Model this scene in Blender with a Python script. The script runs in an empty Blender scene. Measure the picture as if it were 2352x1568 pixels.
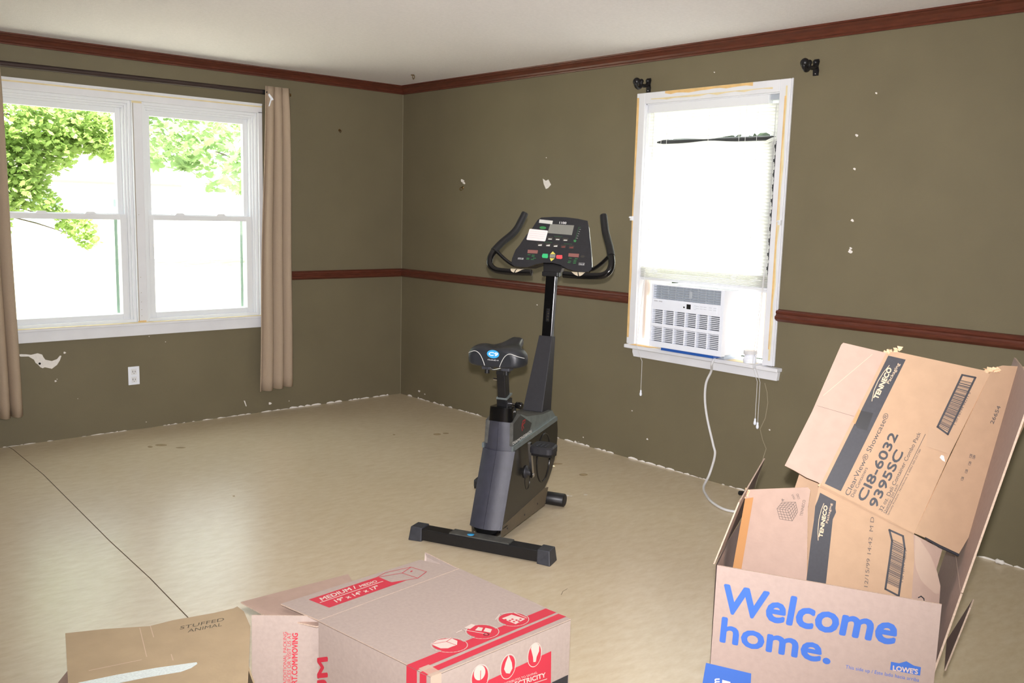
import bpy, bmesh, math, random, json
from mathutils import Vector, Matrix
random.seed(7)
C = bpy.context.scene.collection
PI = math.pi
# ------------------------------------------------------------------ camera
CAM = Vector((-4.2166, -6.0024, 1.4788))
RT = Vector((0.74427968, -0.66736581, 0.02589652)); UPV = Vector((0.0743245, 0.12129983, 0.98982939)); FW = Vector((0.66371954, 0.73478515, -0.13988263))
cd = bpy.data.cameras.new('camera'); cam = bpy.data.objects.new('camera', cd); C.objects.link(cam)
cd.sensor_width = 36; cd.lens = 2096.39 * 36 / 2352; cd.clip_start = 0.02; cd.clip_end = 300
cam.matrix_world = Matrix(((RT.x, UPV.x, -FW.x, CAM.x), (RT.y, UPV.y, -FW.y, CAM.y), (RT.z, UPV.z, -FW.z, CAM.z), (0, 0, 0, 1)))
bpy.context.scene.camera = cam
# ------------------------------------------------------------------ light
w = bpy.data.worlds.new('world'); bpy.context.scene.world = w; w.use_nodes = True
bg = w.node_tree.nodes['Background']; bg.inputs[0].default_value = (0.90, 0.96, 1.0, 1); bg.inputs[1].default_value = 4.4
sd = bpy.data.lights.new('sun', 'SUN'); sd.energy = 34; sd.angle = 0.009; sd.color = (1, 0.95, 0.86)
sun = bpy.data.objects.new('sun', sd); C.objects.link(sun)
sun.rotation_euler = Vector((0.42, -0.30, 0.86)).to_track_quat('Z', 'Y').to_euler(); sun.location = (6, -4, 9)
# the photographer's flash, just above the lens
fd = bpy.data.lights.new('camera_flash', 'SPOT'); fd.energy = 840; fd.spot_size = math.radians(92); fd.spot_blend = 1.0; fd.shadow_soft_size = 0.02
fd.color = (1.0, 0.955, 0.985)
fl = bpy.data.objects.new('camera_flash', fd); C.objects.link(fl); fl.location = CAM + Vector((0, 0, 0.10))
fl.rotation_euler = (-(FW + 0.08 * UPV - 0.02 * RT)).to_track_quat('Z', 'Y').to_euler()
for nm, loc, rot, sx, sy in (('portal_twin_window', (-2.04, 0.16, 1.41), (PI / 2, 0, 0), 1.66, 1.40),
                             ('portal_side_window', (0.16, -2.9, 1.42), (PI / 2, 0, -PI / 2), 0.90, 1.42),
                             ('portal_added_window', (-3.2, -8.16, 1.45), (-PI / 2, 0, 0), 2.4, 1.5)):  # last portal serves the unseen window added for ambient light
    ld = bpy.data.lights.new(nm, 'AREA'); ld.shape = 'RECTANGLE'; ld.size = sx; ld.size_y = sy; ld.cycles.is_portal = True
    lo = bpy.data.objects.new(nm, ld); C.objects.link(lo); lo.location = loc; lo.rotation_euler = rot
vs = bpy.context.scene.view_settings
vs.view_transform = 'Standard'; vs.look = 'None'; vs.gamma = 1; vs.use_curve_mapping = False; vs.exposure = 0.0

# ------------------------------------------------------------------ materials
M = {}
def srgb(*c):
    return tuple(((v / 255) / 12.92 if v / 255 <= 0.04045 else ((v / 255 + 0.055) / 1.055) ** 2.4) for v in c) + (1,)
def mat(name, col, rough=0.6, metal=0.0, noise=0.0, nscale=20, bump=0.0, bscale=200, spec=0.5, stretch=None, coat=0.0):
    m = bpy.data.materials.new(name); m.use_nodes = True; nt = m.node_tree; N = nt.nodes; L = nt.links
    b = N['Principled BSDF']; b.inputs['Base Color'].default_value = col; b.inputs['Roughness'].default_value = rough
    b.inputs['Metallic'].default_value = metal; b.inputs['Specular IOR Level'].default_value = spec; b.inputs['Coat Weight'].default_value = coat
    tc = N.new('ShaderNodeTexCoord'); mp = N.new('ShaderNodeMapping'); L.new(tc.outputs['Object'], mp.inputs[0])
    if stretch: mp.inputs['Scale'].default_value = stretch
    if noise:
        n = N.new('ShaderNodeTexNoise'); n.inputs['Scale'].default_value = nscale; n.inputs['Detail'].default_value = 6; L.new(mp.outputs[0], n.inputs[0])
        r = N.new('ShaderNodeMapRange'); r.inputs[1].default_value = 0.3; r.inputs[2].default_value = 0.7; r.inputs[3].default_value = 1 - noise; r.inputs[4].default_value = 1 + noise
        L.new(n.outputs[0], r.inputs[0])
        h = N.new('ShaderNodeHueSaturation'); h.inputs['Color'].default_value = col; L.new(r.outputs[0], h.inputs['Value']); L.new(h.outputs[0], b.inputs['Base Color'])
    if bump:
        n2 = N.new('ShaderNodeTexNoise'); n2.inputs['Scale'].default_value = bscale; n2.inputs['Detail'].default_value = 4; L.new(mp.outputs[0], n2.inputs[0])
        bp = N.new('ShaderNodeBump'); bp.inputs['Strength'].default_value = bump; bp.inputs['Distance'].default_value = 0.002
        L.new(n2.outputs[0], bp.inputs['Height']); L.new(bp.outputs[0], b.inputs['Normal'])
    M[name] = m; return m
def translucent(name, col, mixf=0.5, rough=0.7):
    m = mat(name, col, rough); nt = m.node_tree; N = nt.nodes; L = nt.links
    t = N.new('ShaderNodeBsdfTranslucent'); t.inputs[0].default_value = col; mx = N.new('ShaderNodeMixShader'); mx.inputs[0].default_value = mixf
    L.new(N['Principled BSDF'].outputs[0], mx.inputs[1]); L.new(t.outputs[0], mx.inputs[2]); L.new(mx.outputs[0], N['Material Output'].inputs[0]); return m
mat('olive', srgb(114, 106, 83), 0.55, noise=0.05, nscale=3, bump=0.25, bscale=160, spec=0.35)
mat('ceiling', srgb(244, 240, 243), 0.9, noise=0.03, nscale=60, bump=0.9, bscale=240, spec=0.2)
mat('wood', srgb(90, 45, 31), 0.35, noise=0.22, nscale=14, stretch=(1, 1, 6), bump=0.1, bscale=60)
mat('white_trim', srgb(226, 228, 232), 0.45, noise=0.03, nscale=9)
mat('vinyl', srgb(228, 231, 234), 0.35)
mat('bare_wood', srgb(226, 190, 128), 0.7, noise=0.12, nscale=18)
mat('yellow_paint', srgb(226, 212, 168), 0.6, noise=0.08, nscale=20)
mat('plaster', srgb(232, 228, 222), 0.9, noise=0.05, nscale=90)
mat('caulk', srgb(134, 128, 106), 0.6)
mat('crack', srgb(160, 152, 130), 0.9)
mat('hole', srgb(16, 15, 14), 0.9)
mat('seam', srgb(92, 76, 56), 0.9)
mat('stain', srgb(170, 150, 116), 0.8, noise=0.2, nscale=40)
mat('iron', srgb(26, 25, 27), 0.35, noise=0.1, nscale=60, metal=0.3)
mat('screen_frame', srgb(150, 172, 156), 0.6)
mat('rod', srgb(70, 58, 56), 0.4, metal=0.6)
mat('curtain', srgb(172, 154, 134), 0.95, noise=0.05, nscale=300, bump=0.5, bscale=500, spec=0.1)
mat('plastic_white', srgb(238, 243, 252), 0.35)
mat('ac_grey', srgb(176, 184, 192), 0.45)
mat('slot', srgb(36, 38, 42), 0.8)
mat('blue_film', srgb(38, 92, 178), 0.4)
mat('black', srgb(20, 20, 22), 0.42, noise=0.15, nscale=30)
mat('black_gloss', srgb(12, 12, 13), 0.16)
mat('black_matte', srgb(34, 34, 38), 0.55, noise=0.12, nscale=60, bump=0.2, bscale=400)
mat('shell', srgb(54, 55, 65), 0.42, noise=0.15, nscale=30, bump=0.35, bscale=700)
mat('side_gloss', srgb(30, 29, 27), 0.22, noise=0.06, nscale=12)
mat('foam', srgb(18, 18, 19), 0.6, bump=0.3, bscale=500)
mat('cap_grey', srgb(52, 54, 60), 0.5, noise=0.2, nscale=50)
mat('steel_grey', srgb(128, 138, 138), 0.35, metal=0.5, noise=0.16, nscale=25)
mat('dusty', srgb(74, 74, 70), 0.6, noise=0.3, nscale=40)
mat('rail', srgb(96, 86, 70), 0.4, metal=0.2, noise=0.1, nscale=30)
mat('sensor', srgb(196, 184, 160), 0.4)
mat('chrome', srgb(190, 190, 192), 0.15, metal=1.0)
mat('seat_vinyl', srgb(36, 38, 42), 0.42, bump=0.2, bscale=300)
mat('seat_blue', srgb(56, 158, 214), 0.4)
mat('decaldark', srgb(52, 54, 54), 0.35, noise=0.2, nscale=30)
mat('redlogo', srgb(158, 32, 40), 0.4)
mat('white', srgb(232, 232, 232), 0.5)
mat('sticker', srgb(206, 206, 200), 0.5)
mat('note', srgb(240, 232, 230), 0.6)
mat('notetext', srgb(200, 178, 176), 0.6)
mat('lcd', srgb(132, 132, 124), 0.3, noise=0.05, nscale=300)
mat('led', srgb(140, 92, 86), 0.3)
mat('green', srgb(56, 130, 72), 0.5)
mat('greenbtn', srgb(56, 190, 120), 0.5)
mat('redbtn', srgb(120, 60, 56), 0.5)
mat('redbtn2', srgb(226, 80, 84), 0.5)
mat('yellow', srgb(216, 206, 96), 0.5)
mat('btn', srgb(58, 54, 48), 0.5)
mat('card_lowes', srgb(168, 149, 140), 0.85, noise=0.04, nscale=60, bump=0.15, bscale=120, spec=0.2)
mat('card_moving', srgb(164, 149, 140), 0.85, noise=0.05, nscale=90, bump=0.15, bscale=120, spec=0.2)
mat('card_edge', srgb(184, 162, 144), 0.9, noise=0.15, nscale=200)
mat('kraft', srgb(166, 138, 112), 0.85, noise=0.04, nscale=30, bump=0.15, bscale=120, spec=0.25)
mat('kraft_pink', srgb(166, 142, 128), 0.85, noise=0.04, nscale=30, bump=0.15, bscale=120, spec=0.25)
mat('kraft_dark', srgb(172, 152, 122), 0.85, noise=0.05, nscale=14, bump=0.2, bscale=90, spec=0.25)
mat('torn', srgb(214, 178, 142), 0.95, noise=0.15, nscale=120)
mat('crease', srgb(196, 172, 148), 0.9)
mat('card', srgb(198, 176, 162), 0.85)
mat('cardw', srgb(196, 180, 170), 0.85)
mat('cardlight', srgb(214, 206, 206), 0.85)
mat('cardprint', srgb(206, 176, 146), 0.85)
mat('blue', srgb(58, 102, 186), 0.6)
mat('red', srgb(186, 44, 62), 0.6)
mat('ink', srgb(42, 42, 47), 0.6, noise=0.12, nscale=120)
mat('ink2', srgb(22, 22, 24), 0.35)
mat('inkpale', srgb(92, 82, 76), 0.8)
mat('pencil', srgb(96, 88, 72), 0.8)
mat('tape_stain', srgb(160, 131, 103), 0.6)
mat('paper', srgb(240, 236, 232), 0.7)
mat('kraft_tape', srgb(172, 126, 82), 0.3)
mat('strap_tape', srgb(214, 222, 220), 0.3, metal=0.15, noise=0.25, nscale=220, stretch=(1, 6, 1))
mat('duct', srgb(30, 24, 22), 0.4)
mat('brass', srgb(120, 96, 60), 0.35, metal=0.8)
mat('dark_shade', srgb(48, 54, 56), 0.9)
mat('bark', srgb(84, 72, 58), 0.9, noise=0.2, nscale=10)
mat('siding', srgb(214, 216, 210), 0.8)
mat('roof', srgb(120, 112, 104), 0.9)
mat('window_dark', srgb(120, 134, 138), 0.3)
mat('lawn', srgb(176, 172, 158), 0.95, noise=0.2, nscale=3, spec=0.1)
translucent('leaf', srgb(148, 172, 96), 0.5)
translucent('leaf_pale', srgb(140, 166, 112), 0.5)
translucent('leaf_dark', srgb(40, 62, 36), 0.3)
translucent('slat', srgb(240, 240, 236), 0.55, 0.5)
translucent('accordion', srgb(240, 232, 224), 0.55, 0.5)
translucent('cord_white', srgb(232, 232, 232), 0.2, 0.5)
def special():
    # clear tape
    m = mat('clear_tape', srgb(214, 190, 170), 0.12); N = m.node_tree.nodes; L = m.node_tree.links
    t = N.new('ShaderNodeBsdfTransparent'); mx = N.new('ShaderNodeMixShader'); mx.inputs[0].default_value = 0.45
    L.new(N['Principled BSDF'].outputs[0], mx.inputs[1]); L.new(t.outputs[0], mx.inputs[2]); L.new(mx.outputs[0], N['Material Output'].inputs[0])
    # window glass
    m = mat('glass', (1, 1, 1, 1), 0.0); N = m.node_tree.nodes; L = m.node_tree.links
    t = N.new('ShaderNodeBsdfTransparent'); t.inputs[0].default_value = (0.95, 0.98, 0.96, 1); g = N.new('ShaderNodeBsdfGlossy'); g.inputs['Roughness'].default_value = 0.01
    mx = N.new('ShaderNodeMixShader'); mx.inputs[0].default_value = 0.06
    L.new(t.outputs[0], mx.inputs[1]); L.new(g.outputs[0], mx.inputs[2]); L.new(mx.outputs[0], N['Material Output'].inputs[0])
    # plywood underlayment floor: fine grain streaks running along x
    m = bpy.data.materials.new('plywood'); m.use_nodes = True; M['plywood'] = m; N = m.node_tree.nodes; L = m.node_tree.links
    b = N['Principled BSDF']; b.inputs['Roughness'].default_value = 0.30; b.inputs['Specular IOR Level'].default_value = 0.7
    tc = N.new('ShaderNodeTexCoord'); mp = N.new('ShaderNodeMapping'); mp.inputs['Scale'].default_value = (9, 22, 1); L.new(tc.outputs['Object'], mp.inputs[0])
    mp.inputs['Rotation'].default_value = (0, 0, math.radians(42))
    n = N.new('ShaderNodeTexNoise'); n.inputs['Scale'].default_value = 1.5; n.inputs['Detail'].default_value = 8; n.inputs['Roughness'].default_value = 0.65; L.new(mp.outputs[0], n.inputs[0])
    cr = N.new('ShaderNodeValToRGB'); cr.color_ramp.elements[0].position = 0.30; cr.color_ramp.elements[0].color = srgb(202, 184, 152)
    cr.color_ramp.elements[1].position = 0.66; cr.color_ramp.elements[1].color = srgb(216, 202, 176); L.new(n.outputs[0], cr.inputs[0])
    n2 = N.new('ShaderNodeTexNoise'); n2.inputs['Scale'].default_value = 1.1; n2.inputs['Detail'].default_value = 5; L.new(tc.outputs['Object'], n2.inputs[0])
    cr2 = N.new('ShaderNodeValToRGB'); cr2.color_ramp.elements[0].position = 0.35; cr2.color_ramp.elements[0].color = (0.93, 0.92, 0.90, 1); cr2.color_ramp.elements[1].position = 0.65; cr2.color_ramp.elements[1].color = (1, 1, 1, 1)
    L.new(n2.outputs[0], cr2.inputs[0])
    mx = N.new('ShaderNodeMixRGB'); mx.blend_type = 'MULTIPLY'; mx.inputs[0].default_value = 1; L.new(cr.outputs[0], mx.inputs[1]); L.new(cr2.outputs[0], mx.inputs[2]); L.new(mx.outputs[0], b.inputs['Base Color'])
    bp = N.new('ShaderNodeBump'); bp.inputs['Strength'].default_value = 0.02; bp.inputs['Distance'].default_value = 0.001; L.new(n.outputs[0], bp.inputs['Height']); L.new(bp.outputs[0], b.inputs['Normal'])
special()

# ------------------------------------------------------------------ mesh builder
_tc = {}
def text_mesh(s, wt):
    k = (s, wt)
    if k in _tc: return _tc[k]
    cu = bpy.data.curves.new('t', 'FONT'); cu.body = s; cu.size = 1; cu.offset = 0; cu.resolution_u = 3; cu.fill_mode = 'FRONT'
    o = bpy.data.objects.new('t', cu); C.objects.link(o); bpy.context.view_layer.update()
    me = bpy.data.meshes.new_from_object(o.evaluated_get(bpy.context.evaluated_depsgraph_get()))
    V = [v.co.copy() for v in me.vertices]; F = [tuple(p.vertices) for p in me.polygons]
    bpy.data.objects.remove(o); bpy.data.curves.remove(cu); bpy.data.meshes.remove(me)
    x0 = min(v.x for v in V); x1 = max(v.x for v in V); y0 = min(v.y for v in V); y1 = max(v.y for v in V)
    if not any(ch in s for ch in 'gjpqyQ,;/()'): y0 = min(y0, 0)
    else: y0 = 0
    V = [((v.x - x0) / (x1 - x0), (v.y - y0) / (y1 - y0)) for v in V]
    _tc[k] = (V, F); return _tc[k]
class MB:
    def __init__(s, T=None): s.v = []; s.f = []; s.m = []; s.sm = []; s.T = T or Matrix()
    def add(s, vs, fs, m, smooth=False):
        n = len(s.v); s.v += [s.T @ Vector(p) for p in vs]
        for f in fs: s.f.append([n + i for i in f]); s.m.append(m); s.sm.append(smooth)
        return s
    def box(s, a, b, m, R=None):
        x0, y0, z0 = a; x1, y1, z1 = b
        vs = [Vector(p) for p in ((x0, y0, z0), (x1, y0, z0), (x1, y1, z0), (x0, y1, z0), (x0, y0, z1), (x1, y0, z1), (x1, y1, z1), (x0, y1, z1))]
        if R: vs = [R @ p for p in vs]
        return s.add(vs, [(0, 3, 2, 1), (4, 5, 6, 7), (0, 1, 5, 4), (1, 2, 6, 5), (2, 3, 7, 6), (3, 0, 4, 7)], m)
    def hexa(s, p, m):   # 8 points: bottom 4 then top 4
        return s.add(p, [(0, 3, 2, 1), (4, 5, 6, 7), (0, 1, 5, 4), (1, 2, 6, 5), (2, 3, 7, 6), (3, 0, 4, 7)], m)
    def prism(s, poly, d, m, mside=None):   # poly: 3D points, d: extrusion vector
        d = Vector(d); n = len(poly); P = [Vector(p) for p in poly]
        s.add(P + [p + d for p in P], [list(range(n))[::-1], list(range(n, 2 * n))], m)
        s.add(P + [p + d for p in P], [(i, (i + 1) % n, n + (i + 1) % n, n + i) for i in range(n)], mside or m)
        return s
    def loft(s, rings, m, smooth=True, cap=True, closed=True):
        n = len(rings[0]); vs = [p for r in rings for p in r]; fs = []
        for k in range(len(rings) - 1):
            for i in range(n if closed else n - 1):
                j = (i + 1) % n; fs.append((k * n + i, k * n + j, (k + 1) * n + j, (k + 1) * n + i))
        s.add(vs, fs, m, smooth)
        if cap: s.add(rings[0], [list(range(n))[::-1]], m); s.add(rings[-1], [list(range(n))], m)
        return s
    def tube(s, pts, r, m, n=12, cap=True, smooth=True):
        P = [Vector(p) for p in pts]; rs = r if isinstance(r, (list, tuple)) else [r] * len(P); rings = []; up = None
        for i, p in enumerate(P):
            t = (P[min(i + 1, len(P) - 1)] - P[max(i - 1, 0)]).normalized()
            if up is None: up = t.orthogonal().normalized()
            up = (up - t * up.dot(t)).normalized(); sd = t.cross(up)
            rings.append([p + (up * math.cos(2 * PI * k / n) + sd * math.sin(2 * PI * k / n)) * rs[i] for k in range(n)])
        return s.loft(rings, m, smooth, cap)
    def lathe(s, c, ax, prof, m, n=20):   # prof: (distance along ax, radius)
        ax = Vector(ax).normalized(); c = Vector(c); u = ax.orthogonal().normalized(); v = ax.cross(u)
        return s.loft([[c + ax * d + (u * math.cos(2 * PI * k / n) + v * math.sin(2 * PI * k / n)) * max(r, 1e-4) for k in range(n)] for d, r in prof], m, True, True)
    def ball(s, c, r, m, n=14):
        return s.lathe(c, (0, 0, 1), [(-r * math.cos(PI * k / n), r * math.sin(PI * k / n)) for k in range(n + 1)], m, n)
    def prints(s, P, lift=0.0006):
        o = Vector(P['o']); U = Vector(P['U']); V = Vector(P['V']); N = Vector(P['N'])
        k = 0
        for e in P['pr']:
            k += 1; h = N * (lift + 0.00003 * k)
            at = lambda q: o + U * q[0] + V * q[1] + h
            if e[0] == 'poly': s.add([at(q) for q in e[1]], [list(range(len(e[1])))], e[2])
            elif e[0] == 'line':
                hw = e[2] / 2; pts = e[1]
                for a, b in zip(pts, pts[1:]):
                    dx, dy = b[0] - a[0], b[1] - a[1]; L = math.hypot(dx, dy) or 1; nx, ny = -dy / L * hw, dx / L * hw; ex, ey = dx / L * hw * .8, dy / L * hw * .8
                    s.add([at((a[0] - ex + nx, a[1] - ey + ny)), at((b[0] + ex + nx, b[1] + ey + ny)), at((b[0] + ex - nx, b[1] + ey - ny)), at((a[0] - ex - nx, a[1] - ey - ny))], [(0, 1, 2, 3)], e[3])
            else:
                _, t, bl, br, tl, m, wt = e
                tv, tf = text_mesh(t, 0); a = (br[0] - bl[0], br[1] - bl[1]); b = (tl[0] - bl[0], tl[1] - bl[1])
                rr = wt * 1.25 * math.hypot(*b)
                for q in range(8 if wt > 0.02 else 1):
                    ex, ey = (rr * math.cos(q * PI / 4), rr * math.sin(q * PI / 4)) if wt > 0.02 else (0, 0)
                    s.add([at((bl[0] + a[0] * x + b[0] * y + ex, bl[1] + a[1] * x + b[1] * y + ey)) - N * (0.000002 * q) for x, y in tv], tf, m)
        return s
    def sheet(s, P, m, th=0.004, medge='card_edge', outline=None):
        o = Vector(P['o']); U = Vector(P['U']); V = Vector(P['V']); N = Vector(P['N'])
        pts = [o + U * a + V * b for a, b in (outline or P['out'])]
        s.prism(pts, -N * th, m, medge); s.prints(P); return s
    def build(s, name, parent=None, bevel=0, sub=0):
        me = bpy.data.meshes.new(name); me.from_pydata([tuple(p) for p in s.v], [], s.f)
        names = []
        for i, p in enumerate(me.polygons):
            if s.m[i] not in names: names.append(s.m[i]); me.materials.append(M[s.m[i]])
            p.material_index = names.index(s.m[i]); p.use_smooth = s.sm[i]
        me.update(); o = bpy.data.objects.new(name, me); C.objects.link(o)
        if parent: o.parent = parent
        if bevel:
            b = o.modifiers.new('bevel', 'BEVEL'); b.width = bevel; b.segments = 2; b.limit_method = 'ANGLE'; b.angle_limit = math.radians(40)
        if sub: q = o.modifiers.new('sub', 'SUBSURF'); q.levels = q.render_levels = sub
        return o
def thing(name, label, cat, loc=(0, 0, 0), rotz=0, group=None):
    o = bpy.data.objects.new(name, None); C.objects.link(o); o.location = loc; o.rotation_euler = (0, 0, rotz); o.empty_display_size = 0.1
    return tag(o, label, cat, group)
def tag(o, label, cat, group=None, kind=None):
    o['label'] = label; o['category'] = cat
    if group: o['group'] = group
    if kind: o['kind'] = kind
    return o
def struct(o): o['kind'] = 'structure'; return o

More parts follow.
